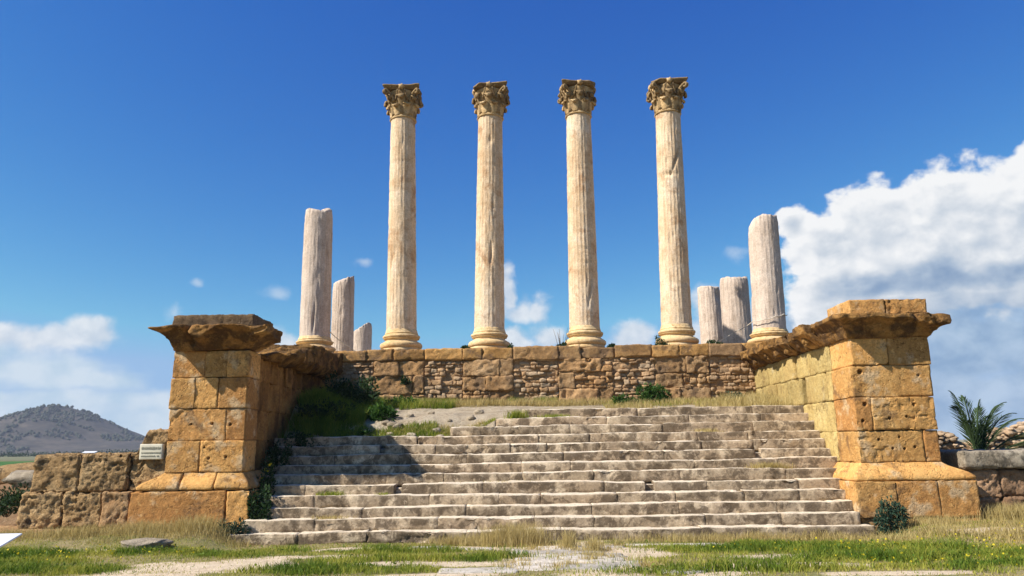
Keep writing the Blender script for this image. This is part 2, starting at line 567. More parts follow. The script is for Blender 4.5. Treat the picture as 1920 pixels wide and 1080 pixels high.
RUBBLE = stone('rubble_infill', [(0.38, 0.225, 0.11), (0.54, 0.34, 0.18), (0.62, 0.43, 0.26)], stain=(0.26, 0.17, 0.10), stain_rng=(0.56, 0.7), tone=(0.72, 1.2),
               pits=0, bump=0.03, hue=(0.56, 0.43, 0.29))
MORTAR = stone('earth_mortar', [(0.32, 0.20, 0.10), (0.44, 0.28, 0.15), (0.50, 0.34, 0.19)], pits=0, bump=0.04, scale=4)
COPING = stone('coping_stone', [(0.40, 0.21, 0.075), (0.56, 0.31, 0.105), (0.62, 0.39, 0.17)], stain=(0.20, 0.13, 0.08), stain_rng=(0.50, 0.62), hue=(0.30, 0.20, 0.12),
               pits=8.0, pit_depth=0.02, bump=0.03)
ROUGH = stone('rough_brown_block', [(0.27, 0.175, 0.085), (0.45, 0.305, 0.155), (0.60, 0.45, 0.26)], stain=(0.13, 0.10, 0.065), speck=0.8, stain_rng=(0.50, 0.64), stain_scale=3.5, gain=(1.0, 0.92, 0.80),
              pits=10.0, pit_depth=0.07, bump=0.07, tone=(0.85, 1.1))
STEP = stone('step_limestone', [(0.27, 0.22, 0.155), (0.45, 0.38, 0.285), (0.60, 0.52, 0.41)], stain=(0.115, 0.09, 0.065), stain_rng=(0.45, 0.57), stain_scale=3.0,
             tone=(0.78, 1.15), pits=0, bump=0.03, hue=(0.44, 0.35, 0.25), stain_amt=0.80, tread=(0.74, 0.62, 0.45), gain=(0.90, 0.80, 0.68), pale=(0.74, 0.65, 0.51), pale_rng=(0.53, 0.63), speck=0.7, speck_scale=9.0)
MARBLE = stone('veined_marble', [(0.50, 0.33, 0.18), (0.68, 0.51, 0.33), (0.76, 0.62, 0.45)], stain=(0.38, 0.21, 0.10), stain_rng=(0.53, 0.68), stain_scale=1.3,
               streak=(0.46, 0.29, 0.14), streak_amt=0.45, pits=0, bump=0.018, scale=0.9, pale=(0.76, 0.65, 0.51), tone=(0.95, 1.05), gain=(0.95, 0.93, 0.90), speck=0.3, speck_scale=8.0)
GREYMARBLE = stone('grey_marble', [(0.42, 0.32, 0.24), (0.56, 0.45, 0.355), (0.66, 0.55, 0.45)], stain=(0.24, 0.17, 0.12), stain_rng=(0.60, 0.74), stain_scale=1.6,
                   streak=(0.30, 0.22, 0.155), streak_amt=0.55, pits=0, bump=0.018, scale=0.9, tone=(0.95, 1.05), gain=(0.95, 0.93, 0.90), speck=0.3, speck_scale=8.0)
BASEM = stone('base_marble', [(0.56, 0.36, 0.155), (0.72, 0.51, 0.26), (0.78, 0.61, 0.37)], stain=(0.36, 0.20, 0.08), stain_rng=(0.56, 0.7), stain_scale=2.5, pits=0,
              bump=0.02, scale=1.6, gain=(0.95, 0.93, 0.90), speck=0.3, speck_scale=8.0)
CAPST = stone('capital_stone', [(0.30, 0.20, 0.10), (0.46, 0.33, 0.18), (0.58, 0.44, 0.27)], stain=(0.13, 0.09, 0.055), stain_rng=(0.50, 0.64), stain_scale=2.2,
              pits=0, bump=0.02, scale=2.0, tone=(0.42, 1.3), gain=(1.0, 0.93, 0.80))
ROCKG = stone('grey_lichen_rock', [(0.22, 0.18, 0.13), (0.38, 0.32, 0.24), (0.52, 0.46, 0.36)], stain=(0.10, 0.085, 0.065), stain_rng=(0.50, 0.62), stain_scale=3.0,
              pits=10.0, pit_depth=0.03, bump=0.03)
FLAG = stone('pale_flagstone', [(0.50, 0.44, 0.36), (0.64, 0.58, 0.50), (0.72, 0.67, 0.60)], stain=(0.34, 0.28, 0.2), stain_rng=(0.56, 0.7), pits=0, bump=0.012, scale=2.5)
SLOPE = stone('pale_rubble_soil', [(0.38, 0.30, 0.20), (0.52, 0.43, 0.31), (0.62, 0.54, 0.41)], stain=(0.26, 0.2, 0.11), stain_rng=(0.54, 0.68), pits=11.0, pit_depth=0.03, bump=0.04,
              scale=2.2)
GREENS = leafmat('green_leaves', [(0.022, 0.055, 0.010), (0.050, 0.115, 0.018), (0.105, 0.18, 0.030)])
DARKGREEN = leafmat('dark_leaves', [(0.012, 0.030, 0.010), (0.026, 0.055, 0.016), (0.05, 0.085, 0.025)], 0.25)
BLUEGREEN = leafmat('bluish_leaves', [(0.020, 0.045, 0.028), (0.045, 0.085, 0.050), (0.085, 0.13, 0.075)], 0.25)
GRASSM = leafmat('grass_blades', [(0.06, 0.13, 0.012), (0.16, 0.22, 0.024), (0.37, 0.36, 0.055), (0.50, 0.44, 0.12)], 0.4)
STRAW = leafmat('dry_straw', [(0.30, 0.23, 0.075), (0.48, 0.37, 0.14), (0.62, 0.51, 0.25)], 0.35)
YELLOW = leafmat('yellow_petals', [(0.55, 0.42, 0.02), (0.70, 0.58, 0.03)], 0.3)
PALMG = leafmat('palm_leaflets', [(0.030, 0.055, 0.022), (0.060, 0.095, 0.035), (0.12, 0.15, 0.055)], 0.25)
BARK = stone('bark', [(0.09, 0.06, 0.035), (0.16, 0.11, 0.06), (0.22, 0.16, 0.09)], pits=0, bump=0.02)


def plain(name, c, rough=0.7):
    m, n, b, v, t = base_mat(name)
    f = n.noise(v, 6.0, 4)
    n.l.new(n.ramp(f, [(0.3, tuple(x * 0.85 for x in c)), (0.7, c)]), b.inputs['Base Color'])
    b.inputs['Roughness'].default_value = rough
    return m


WHITE = plain('white_panel', (0.80, 0.80, 0.80), 0.45)
PLAQUE = plain('cream_plaque', (0.72, 0.65, 0.48), 0.6)
INK = plain('engraved_grey', (0.40, 0.37, 0.27), 0.8)
STEEL = plain('grey_steel', (0.30, 0.30, 0.30), 0.5)
ROPE = plain('pale_rope', (0.62, 0.54, 0.42), 0.9)
ROOFW = plain('white_roof', (0.75, 0.74, 0.72), 0.6)

# ------------------------------------------------------------------ ground
DIRT = [(-4.9, 11.1, 1.5, 0.75), (-3.4, 12.0, 1.2, 0.24), (-6.0, 10.0, 1.3, 0.5), (-1.6, 10.05, 0.9, 0.16), (-2.6, 13.25, 2.6, 0.30), (0.3, 11.9, 1.2, 2.0), (2.3, 13.5, 1.6, 0.28),
        (3.3, 11.6, 0.8, 0.32), (3.0, 10.6, 0.9, 0.3), (1.9, 9.95, 0.5, 0.2), (4.0, 9.75, 1.0, 0.14), (-7.4, 12.9, 0.9, 0.14), (-2.0, 11.2, 0.9, 0.3), (7.5, 13.5, 1.0, 0.2),
        (-10.0, 10.3, 1.2, 0.25)]
GREEN = [(2.0, 10.2, 2.5, 0.35), (6.0, 10.3, 3.0, 0.5), (-2.6, 10.7, 1.5, 0.3), (-4.6, 13.3, 1.2, 0.38), (-6.2, 12.6, 2.6, 0.5), (-2.9, 12.6, 1.6, 0.35), (-1.6, 11.6, 2.2, 0.55), (3.9, 13.0, 2.3, 0.5), (2.9, 12.4, 1.8, 0.55), (5.2, 12.2, 2.4, 0.5),
         (-8.6, 12.3, 2.2, 0.8), (-3.2, 10.4, 1.6, 0.35), (0.9, 10.9, 0.8, 0.5), (4.6, 11.2, 2.6, 0.6), (-9.0, 11.0, 2.0, 0.5), (-0.9, 13.2, 0.5, 0.2), (-7.3, 10.9, 1.6, 0.4), (7.0, 11.0, 2, .6)]
STRAWZ = [(-8.0, 14.1, 2.6, 0.55), (7.5, 13.4, 2.8, 0.8), (8.2, 12.2, 2.0, 0.9), (-0.6, 13.6, 1.3, 0.35), (-1.8, 13.8, 1.2, 0.25), (4.5, 13.8, 2.5, 0.25), (0.6, 12.9, 0.5, 0.4),
          (9.0, 14.6, 2.0, 0.6), (-11, 14.2, 2, 1.0), (3.0, 13.9, 2.5, .2)]


def zone(lst, X, Y, amp=0.55, f=1.1, seed=0.0):
    P = np.stack([X * f, Y * f * 1.8, 0 * X + seed], -1)
    nz = fbm(P, 3) * amp
    s = np.full(X.shape, -9.0)
    for (a, b, ra, rb) in lst:
        s = np.maximum(s, 1 - np.sqrt(((X - a) / ra) ** 2 + ((Y - b) / rb) ** 2))
    return s + nz


def gz(X, Y):
    X = np.asarray(X, float)
    Y = np.asarray(Y, float)
    P = np.stack([X * 0.6, Y * 0.9, 0 * X], -1)
    near = sstep(60, 25, np.hypot(X, Y - 12))
    z = 0.05 * fbm(P, 3) * near
    side = sstep(5.6, 6.6, np.abs(X)) * sstep(12.3, 14.5, Y) * near
    mid = sstep(11.0, 14.2, Y) * (1 - sstep(5.6, 6.6, np.abs(X))) * near
    return z + 0.14 * side - 0.10 * mid - 0.03


def spread(a, b, step, far):
    mid = np.arange(a, b + 1e-6, step)
    g, s = [], step
    p = b
    while p < far:
        s *= 1.25
        p += s
        g.append(p)
    g2, s, p = [], step, a
    while p > -far:
        s *= 1.25
        p -= s
        g2.append(p)
    return np.concatenate([g2[::-1], mid, g])


def ground_material():
    m, n, b, v, t = base_mat('grassy_earth')
    big = n.noise(v, 0.9, 5, 0.6)
    med = n.noise(v, 5.0, 5, 0.7)
    fin = n.noise(v, 40.0, 3, 0.7)
    soil = n.ramp(med, [(0.3, (0.20, 0.155, 0.075)), (0.55, (0.30, 0.235, 0.115)), (0.75, (0.36, 0.31, 0.15))])
    soil = n.mix(n.math('MULTIPLY', n.smooth(big, 0.46, 0.6), 0.55), soil, (0.13, 0.15, 0.035))
    pal = n.ramp(med, [(0.3, (0.46, 0.345, 0.22)), (0.6, (0.62, 0.495, 0.335)), (0.8, (0.68, 0.56, 0.40))])
    c = n.mix(n.smooth(t, 0.35, 0.65), soil, pal)
    c = n.mix(0.6, c, n.ramp(fin, [(0.3, 0.6), (0.7, 1.25)]), 'MULTIPLY')
    n.l.new(c, b.inputs['Base Color'])
    bp = n.new('ShaderNodeBump')
    bp.inputs['Distance'].default_value = 0.03
    n.l.new(n.math('ADD', med, n.math('MULTIPLY', fin, 0.3)), bp.inputs['Height'])
    n.l.new(bp.outputs[0], b.inputs['Normal'])
    return m


xs = spread(-14, 14, 0.14, 5200)
ys = spread(8, 22, 0.14, 5200)
GX, GY = np.meshgrid(xs, ys, indexing='ij')
mb = MB()
dz = np.clip(0.5 + zone(DIRT, GX, GY, 0.5, 1.3, 2.0) * 1.6, 0, 1) * (np.hypot(GX, GY) < 60)
mb.add(np.stack([GX, GY, gz(GX, GY)], -1).reshape(-1, 3), quads_grid(np.arange(GX.size).reshape(GX.shape)), dz.ravel())
tag(mb.build('ground', ground_material()), kind='structure')


def fieldmat(name, a, b_):
    m, n, b, v, t = base_mat(name)
    f = n.noise(n.scaled(v, 0.3, 0.06, 1), 0.4, 5)
    n.l.new(n.ramp(f, [(0.35, a), (0.65, b_)]), b.inputs['Base Color'])
    return m


def sheet(name, x0, x1, y0, y1, z, mat, n=12):
    X, Y = np.meshgrid(np.linspace(x0, x1, n), np.linspace(y0, y1, n), indexing='ij')
    m = MB()
    m.add(np.stack([X, Y + 3 * vnoise(np.stack([X * 0.05, 0 * X, 0 * X], -1)), 0 * X + z], -1).reshape(-1, 3), quads_grid(np.arange(X.size).reshape(X.shape)))
    return tag(m.build(name, mat), kind='structure')


sheet('field', -420, -22, 62, 150, 0.03, fieldmat('green_crop', (0.035, 0.10, 0.012), (0.055, 0.14, 0.02)), 30)
sheet('far_plain', -900, -30, 162, 640, 0.03, fieldmat('plain_scrub', (0.10, 0.12, 0.05), (0.20, 0.17, 0.09)), 30)

# ------------------------------------------------------------------ hill
HC = (-560.0, 880.0)


def hill_h(X, Y):
    dx, dy = X - HC[0], Y - HC[1]
    r = np.sqrt((dx / 150.0) ** 2 + (dy / 190.0) ** 2)
    h = 56 * np.clip(1 - r, 0, 1) ** 1.0 * 0.55 + 56 * np.exp(-(r * 1.75) ** 2) * 0.48
    d2 = np.sqrt(((X - HC[0] + 170) / 190.0) ** 2 + (dy / 190.0) ** 2)
    h = np.maximum(h, 40 * np.exp(-(d2 * 1.4) ** 2))
    d3 = np.sqrt(((X - HC[0] - 110) / 170.0) ** 2 + (dy / 190.0) ** 2)
    h = np.maximum(h, 17 * np.exp(-(d3 * 1.35) ** 2))
    h = h + (fbm(np.stack([X / 45, Y / 45, 0 * X], -1), 4) * 4.5) * sstep(2, 25, h)
    return h - 1.2


X, Y = np.meshgrid(np.linspace(-1050, -150, 150), np.linspace(640, 1150, 90), indexing='ij')
mb = MB()
mb.add(np.stack([X, Y, hill_h(X, Y)], -1).reshape(-1, 3), quads_grid(np.arange(X.size).reshape(X.shape)))
m, n, b, v, t = base_mat('hill_earth')
f = n.noise(v, 0.03, 7, 0.65)
f2 = n.noise(n.scaled(v, 1, 1, 3.0), 0.09, 5, 0.6)
c = n.ramp(n.math('ADD', n.math('MULTIPLY', f, 0.6), n.math('MULTIPLY', f2, 0.4)), [(0.36, (0.022, 0.020, 0.016)), (0.5, (0.055, 0.045, 0.032)), (0.64, (0.115, 0.09, 0.062))])
n.l.new(c, b.inputs['Base Color'])
tag(mb.build('hill', m), kind='structure')
rs = np.random.RandomState(11)
mb = MB()
n_s = 9000
X = rs.uniform(-1000, -200, n_s)
Y = rs.uniform(660, 900, n_s)
keep = (fbm(np.stack([X / 38, Y / 38, 0 * X + 5], -1), 3) + 0.9 * (hill_h(X, Y) - 22) / 40 > -0.06) & (hill_h(X, Y) > 2)
X, Y = X[keep], Y[keep]
Z = hill_h(X, Y)
for x, y, z in zip(X, Y, Z):
    s = 0.9 + 1.5 * rs.rand()
    k = 6
    a = np.arange(k) / k * 6.283 + rs.rand()
    rr = s * (0.8 + 0.4 * rs.rand(k))
    V = np.concatenate([np.stack([x + rr * 0.6 * np.cos(a), y + rr * 0.6 * np.sin(a), np.full(k, z - 0.4)], 1),
                        np.stack([x + rr * np.cos(a), y + rr * np.sin(a), z + s * (0.5 + 0.4 * rs.rand(k))], 1),
                        [[x + 0.3 * s * rs.randn(), y, z + s * (1.3 + 0.6 * rs.rand())]]])
    F4 = np.array([[i, (i + 1) % k, k + (i + 1) % k, k + i] for i in range(k)])
    F3 = np.array([[k + i, k + (i + 1) % k, 2 * k] for i in range(k)])
    mb.add(V, [F4, F3], rs.rand())
tag(mb.build('hill_scrub', leafmat('scrub_leaves', [(0.018, 0.024, 0.012), (0.032, 0.040, 0.018), (0.05, 0.055, 0.026)], 0.1)), 'dark scrub bushes dotted over the far hill', 'scrub', kind='stuff')

# a far farm shed and hedge at the foot of the hill
t_ = thing('farm_shed', (-193, 330, 0), 'tiny white roofed shed far off at the foot of the hill', 'shed')
m1 = MB()
block(m1, -195.5, -190.5, 328, 332, 0, 1.4, r=0.05, res=3, amp=0, chip=0)
m1.build('wall', ROOFW, t_)
m1 = MB()
m1.add([[-195.9, 327.6, 1.4], [-190.1, 327.6, 1.4], [-190.1, 330, 2.0], [-195.9, 330, 2.0], [-195.9, 332.4, 1.4], [-190.1, 332.4, 1.4]], [np.array([[0, 1, 2, 3], [3, 2, 5, 4], [1, 0, 4, 5]]), np.array([[0, 3, 4], [1, 5, 2]])])
m1.build('roof', ROOFW, t_, smooth=False)
mb = MB()
for (x0, x1, y, h) in ((-186, -150, 322, 2.4), (-260, -205, 345, 1.9), (-150, -90, 330, 1.8)):
    k = int((x1 - x0) * 28)
    C = np.stack([rs.uniform(x0, x1, k), y + rs.randn(k) * 1.5, np.abs(rs.rand(k)) * h * (0.7 + 0.3 * np.sin(np.arange(k) * 0.01))], 1)
    leaves(mb, C, 0.9, rs)
tag(mb.build('far_hedge_trees', DARKGREEN), 'dark line of far hedges crossing the plain below the hill', 'hedge', kind='stuff')

# ------------------------------------------------------------------ staircase
random.seed(3)
TR, RI, SY, SZ = 0.28, 0.195, 14.2, -0.10
stair = thing('staircase', (0, 14.2, -0.1), 'broad worn limestone staircase of thirteen grey steps rising between two stone piers', 'staircase')
SX0 = [-6.05, -5.92] + [-5.86] * 2 + [-6.15] * 6 + [-2.25, -1.22, -0.62]
SX1 = [5.80, 5.66] + [5.70] * 2 + [5.95] * 9
for i in range(13):
    mb = MB()
    y0, z0 = SY + TR * i, SZ + RI * i
    x = SX0[i]

    def worn(P, y0=y0, z0=z0, i=i):
        # feet and subsidence: the edge dips, sags and wanders
        P = P.copy()
        q = np.stack([P[:, 0] * 0.55, 0 * P[:, 0] + i * 3.7, 0 * P[:, 0]], -1)
        q2 = np.stack([P[:, 0] * 2.3, 0 * P[:, 0] + i * 5.1, 0 * P[:, 0] + 4], -1)
        top = sstep(z0, z0 + RI, P[:, 2])
        fr = sstep(y0 + 0.22, y0, P[:, 1])
        P[:, 2] += (0.030 * fbm(q, 2) - 0.018 * fr * np.exp(-(P[:, 0] / 2.6) ** 2) + 0.018 * fbm(q2, 3) * fr) * (0.3 + 0.7 * top)
        P[:, 1] += 0.040 * fbm(q + 9, 2) + 0.030 * fbm(q2 + 3, 3) * top
        return P
    while x < SX1[i] - 0.02:
        L = random.uniform(0.8, 2.8)
        x2 = x + L
        if SX1[i] - x2 < 0.5:
            x2 = SX1[i]
        miss = (i in (5, 6, 7) and random.random() < 0.10)
        yb = y0 + random.uniform(-0.008, 0.010) + (0.10 if miss else 0)
        block(mb, x + 0.001, x2 - 0.001, yb, y0 + TR + 0.14, z0 - 0.03, z0 + RI + random.uniform(-0.006, 0.005), r=0.012, res=0.06, amp=0.016, freq=2.6,
              chip=0.014, pit=0.04, pitf=5.0, rot=(random.uniform(-0.003, 0.003), random.uniform(-0.002, 0.002), random.uniform(-0.003, 0.003)), warp=worn)
        x = x2
        if random.random() < 0.12 and 3 < i < 9 and x < SX1[i] - 1.5:
            x += random.uniform(0.10, 0.20)        # a lost corner between two blocks
    # the fill the blocks lie on
    block(mb, SX0[i] + 0.05, SX1[i] - 0.05, y0 + 0.13, y0 + TR + 0.3, z0 - 0.12, z0 + RI - 0.075, r=0.02, res=0.3, amp=0.01, chip=0, tone=0.1)
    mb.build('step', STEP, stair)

# landing behind the steps: a sheet of soil and rubble that climbs to the podium wall


def landing_z(X, Y):
    X = np.asarray(X, float)
    Y = np.asarray(Y, float)
    P = np.stack([X * 1.1, Y * 1.1, 0 * X + 3], -1)
    nz = fbm(P, 3)
    left = 1.74 + 0.60 * sstep(16.95, 18.3, Y) + 0.36 * sstep(18.2, 20.6, Y) + 0.09 * nz
    right = 2.36 + 0.34 * sstep(17.7, 20.8, Y) + 0.04 * nz
    w = sstep(-2.2, -0.7, X)
    z = left * (1 - w) + right * w
    corner = 0.35 * sstep(-4.6, -5.9, X) * sstep(17.0, 18.5, Y)
    yh = np.where(X < -2.3, 0, np.where(X < -1.25, 17.30, np.where(X < -0.65, 17.56, 17.84)))
    return np.where(Y < yh, 1.5, z + corner)


X, Y = np.meshgrid(np.arange(-6.15, 5.96, 0.05), np.arange(16.9, 21.1, 0.05), indexing='ij')
mb = MB()
mb.add(np.stack([X, Y, landing_z(X, Y)], -1).reshape(-1, 3), quads_grid(np.arange(X.size).reshape(X.shape)))
tag(mb.build('earth_slope', SLOPE), kind='structure')

# ------------------------------------------------------------------ podium wall
random.seed(5)
pod = thing('podium_wall', (0, 21, 2.7), 'brown podium wall of ashlar and rubble panels under coping blocks above the stairs', 'wall')
mb = MB()
block(mb, -7.5, 7.5, 21.045, 34.0, 0.0, 4.28, r=0.02, res=0.12, amp=0.025, freq=5, chip=0)
mb.build('core', MORTAR, pod)
EDGE = [-6.0, -4.86, -3.41, -2.31, -0.88, 0.40, 1.95, 3.12, 4.65, 5.93]
SPL = {1: [[0.55], [0.78], [0.5]], 3: [[0.5], [0.45], [0.74]], 5: [[0.72], [0.3, 0.85], [0.8]], 7: [[0.45], [0.52], [0.58]]}
ZC = [2.45, 3.11, 3.56, 4.01]
for p in range(9):
    xa, xb = EDGE[p], EDGE[p + 1]
    ash, rub = MB(), MB()
    ZC = [2.45, 3.11 + random.uniform(-.06, .06), 3.56 + random.uniform(-.06, .06), 4.01]
    if p % 2:
        for ci in range(3):
            cuts = [xa] + [xa + f * (xb - xa) for f in SPL[p][ci]] + [xb]
            for u, w in zip(cuts[:-1], cuts[1:]):
                dy = random.uniform(-0.03, 0.03)
                if (p, ci, u == cuts[0]) in ((1, 0, False), (5, 1, False), (5, 2, False), (7, 1, False), (3, 0, True)):     # patched with small stones
                    zz = ZC[ci]
                    while zz < ZC[ci + 1] - 0.04:
                        hh = min(random.uniform(0.09, 0.20), ZC[ci + 1] - zz)
                        xx = u
                        while xx < w - 0.04:
                            x3 = min(xx + random.uniform(0.14, 0.42), w)
                            block(ash, xx + 0.004, x3 - 0.004, 20.99 + random.uniform(-0.04, 0.05), 21.3, zz + 0.004, zz + hh - 0.004, r=0.025, res=0.045, amp=0.04, freq=5, chip=0.04,
                                  rot=(random.uniform(-0.1, 0.1), random.uniform(-0.12, 0.12), random.uniform(-0.1, 0.1)))
                            xx = x3
                        zz += hh
                    continue
                block(ash, u + 0.005, w - 0.005, 20.98 + dy, 21.4, ZC[ci] + 0.005, ZC[ci + 1] - 0.005, r=0.018, res=0.04, amp=0.045, freq=2.6, chip=0.04, pit=0.07, pitf=6.0)
    else:
        z = 2.5
        while z < 3.98:
            h = random.uniform(0.075, 0.145)
            h = min(h, 4.01 - z)
            if h < 0.05:
                break
            x = xa + random.uniform(-0.02, 0.03)
            while x < xb - 0.05:
                L = random.uniform(0.11, 0.34)
                x2 = min(x + L, xb)
                if random.random() > 0.05:
                    dy = random.uniform(-0.05, 0.05)
                    block(rub, x + 0.003, x2 - 0.003, 21.0 + dy, 21.25, z + 0.003, z + h - 0.003 + random.uniform(-0.012, 0.010), r=0.022, res=0.05, amp=0.03, freq=7, chip=0.03,
                          rot=(random.uniform(-0.12, 0.12), random.uniform(-0.09, 0.09), random.uniform(-0.12, 0.12)))
                x = x2
            z += h
    if p % 2:
        ash.build('ashlar_pier', WALLST, pod)
    else:
        rub.build('rubble_infill', RUBBLE, pod)
mb = MB()
cx = [-6.0, -5.05, -4.30, -3.40, -2.32, -1.75, -0.88, 0.42, 1.06, 2.02, 3.07, 3.82, 4.66, 5.62, 6.2]
for u, w in zip(cx[:-1], cx[1:]):
    block(mb, u + 0.004, w - 0.004, 20.965 + random.uniform(-0.03, 0.03), 21.9, 4.005 + random.uniform(-0.03, 0.02), 4.36 + random.uniform(-0.045, 0.012), r=0.016, res=0.045, amp=0.03, freq=2.8, chip=0.05, pit=0.04, rot=(0, random.uniform(-0.012, 0.012), random.uniform(-0.01, 0.01)))
mb.build('coping', COPING, pod)
mb = MB()
block(mb, -7.6, 7.6, 21.75, 34.2, 4.2, 4.37, r=0.05, res=0.25, amp=0.03, freq=0.7, chip=0)
mb.build('paving', SLOPE, pod)


# ------------------------------------------------------------------ pier + flank walls
def flare(rect, prof, ex0, ex1, ey0, ey1):
    x0, x1, y0, y1 = rect
    cx_, cy_, hx, hy = (x0 + x1) / 2, (y0 + y1) / 2, (x1 - x0) / 2, (y1 - y0) / 2

    def w(P):
        o = prof(P[:, 2])
        u, v = (P[:, 0] - cx_) / hx, (P[:, 1] - cy_) / hy
        P = P.copy()
        P[:, 0] += o * np.where(u > 0, ex1, ex0) * u
        P[:, 1] += o * np.where(v > 0, ey1, ey0) * v
        return P
    return w


def cyma(z):      # base moulding: proud below, hollow to the shaft above
    t = np.clip((z - 0.85) / 0.33, 0, 1)
    return np.where(t < 0.30, 1.0, (1 - sstep(0.26, 1.0, t)) * 0.92)


def corona(z, lip=0.12):
    # sloping soffit up to an upright lip
    t = np.clip((z - 3.60) / 0.46, 0, 1)
    k = np.clip(t / (1 - np.clip(lip / 0.46, 0.05, 0.8)), 0, 1)
    # bed fillet, quarter round, upright band, hollow, lip
    return 0.10 + 0.20 * sstep(0.10, 0.16, k) * (0.55 + 0.45 * sstep(0.16, 0.42, k)) + 0.14 * sstep(0.42, 0.46, k) + 0.34 * np.clip((k - 0.52) / 0.36, 0, 1) ** 1.6 + 0.22 * sstep(0.90, 0.96, k)


CK = dict(r=0.010, res=0.032, amp=0.012, freq=2.6, chip=0.018, pit=0.026, pitf=9.0)
random.seed(21)
# --- right pier and flank
rp = thing('stair_flank_wall', (6.7, 14.6, 0), 'golden sandstone pier and flank wall with a full cornice, lit on its stair side', 'wall', 'flank walls beside the stairs')
mb = MB()
for u, w in ((5.66, 6.42), (6.42, 7.22), (7.22, 7.96)):
    block(mb, u + 0.004, w - 0.004, 14.56 + random.uniform(0, 0.03), 16.2, 0.18, 0.84, **CK)
for u, w in ((5.72, 6.5), (6.5, 7.45), (7.45, 7.93)):
    block(mb, u + 0.004, w - 0.004, 14.60, 16.2, -0.25, 0.175, **CK)
block(mb, 5.70, 6.4, 16.2, 21.3, 0.0, 0.84, **dict(CK, res=0.15))
mb.build('plinth', OCHRE, rp)
mb = MB()
rect = (5.88, 7.46, 14.76, 16.2)
block(mb, *rect, 0.85, 1.18, r=0.02, res=0.04, amp=0.012, chip=0.02, pit=0.015, warp=flare(rect, cyma, 0.20, 0.50, 0.18, 0.0))
block(mb, 5.86, 6.5, 16.21, 21.2, 0.85, 1.18, r=0.03, res=0.1, amp=0.02, chip=0.03)
mb.build('base_moulding', OCHRE, rp)
mb = MB()
HOLES_R = [(6.30, 1.62, .032, .09), (6.55, 1.45, .03, .09), (6.78, 1.44, .03, .09), (6.70, 1.66, .028, .08), (6.98, 1.47, .032, .09), (6.55, 2.02, .035, .09), (6.88, 2.05, .03, .08), (7.05, 2.28, .04, .09),
           (6.10, 2.30, .05, .10), (6.08, 2.93, .055, .12), (6.03, 1.98, .035, .08), (7.22, 2.85, .03, .07)]
FR = {0: [5.90, 7.16, 7.45], 1: [5.90, 6.22, 7.45], 2: [5.90, 7.47], 3: [5.93, 6.66, 7.49]}
ZR = [1.18, 1.79, 2.43, 3.05, 3.61]
for ci in range(4):
    for u, w in zip(FR[ci][:-1], FR[ci][1:]):
        dn = [d for d in HOLES_R if u + 0.06 < d[0] < w - 0.06 and ZR[ci] + 0.06 < d[1] < ZR[ci + 1] - 0.06]
        block(mb, u + 0.004, w - 0.004, 14.76 + random.uniform(-0.015, 0.03), 15.75, ZR[ci] + 0.004, ZR[ci + 1] - 0.004, **dict(CK, dents=dn))
mb.build('pier', OCHRE, rp)
mb = MB()
for ci in range(4):
    y = 15.76 + (0.0 if ci % 2 else 0.25)
    if ci % 2 == 0:
        block(mb, 5.9, 7.4, 15.76, y - 0.008, ZR[ci] + 0.004, ZR[ci + 1] - 0.004, **CK)
    gap = False
    while y < 21.2:
        L = random.uniform(0.75, 1.25)
        y2 = min(y + L, 21.25)
        if 21.25 - y2 < 0.4:
            y2 = 21.25
        block(mb, 5.9 + random.uniform(-0.02, 0.035), 7.3, y + 0.005, y2 - 0.005, ZR[ci] + 0.004, ZR[ci + 1] - 0.004, **dict(CK, res=0.042, amp=0.022, streak=0.030, chip=0.03))
        y = y2
        if ci == 2 and not gap:
            y += 0.26
            gap = True
block(mb, 6.18, 7.2, 15.8, 21.2, 0.0, 3.58, r=0.02, res=0.4, amp=0, chip=0, tone=0.0)
mb.build('flank', FLANKST, rp)
mb = MB()
rect = (5.90, 7.47, 14.76, 15.9)


def corn_r(P):
    lip = 0.10 + 0.10 * sstep(6.9, 7.2, P[:, 0]) + 0.04 * fbm(P * np.array([5, 5, 0.1]), 2)
    P = flare(rect, lambda z: corona(z, lip), 0.30, 0.30, 0.40, 0.0)(P)
    d = 0.05 * fbm(P * 2.3 + 50, 3) + 0.03 * vnoise(P * 9)
    P[:, 1] += d * sstep(15.2, 14.6, P[:, 1]) + 0.13 * np.exp(-((P[:, 0] - 7.15) / 0.05) ** 2) * sstep(3.7, 3.9, P[:, 2])
    P[:, 2] += 0.035 * fbm(P * 3.0 + 9, 2) - 0.05 * sstep(7.3, 7.8, P[:, 0])
    return P


block(mb, *rect, 3.60, 4.05, r=0.015, res=0.025, amp=0.012, chip=0.03, pit=0.03, pitf=8, warp=corn_r)
y = 15.92
while y < 21.3:
    L = random.uniform(0.42, 0.75)
    xo = 5.52 + random.uniform(-0.05, 0.12)
    ztop = 4.08 + random.uniform(-0.06, 0.06)

    def wv(P, xo=xo):
        t = np.clip((5.92 - P[:, 0]) / (5.92 - xo), 0, 1)
        P = P.copy()
        P[:, 2] += 0.26 * sstep(0, 1, t) * (1 - (P[:, 2] - 3.6) / 0.48)
        P[:, 0] += 0.06 * fbm(P * 3.1 + 3, 2)
        P[:, 2] += 0.04 * fbm(P * 3.7 + 33, 2)
        return P
    block(mb, xo, 6.7, y + 0.012, y + L - 0.012, 3.61, ztop, r=0.04, res=0.05, amp=0.04, freq=3.5, chip=0.09, pit=0.07, pitf=6, warp=wv)
    if random.random() < 0.75:      # worn bracket under the corona
        ym = y + L / 2
        block(mb, xo + 0.10, 6.2, ym - 0.11, ym + 0.11, 3.66, 3.92, r=0.05, res=0.05, amp=0.03, freq=5, chip=0.08, pit=0.05)
    y += L
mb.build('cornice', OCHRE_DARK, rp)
mb = MB()
block(mb, 5.96, 6.66, 14.64, 15.75, 4.06, 4.36, **CK)
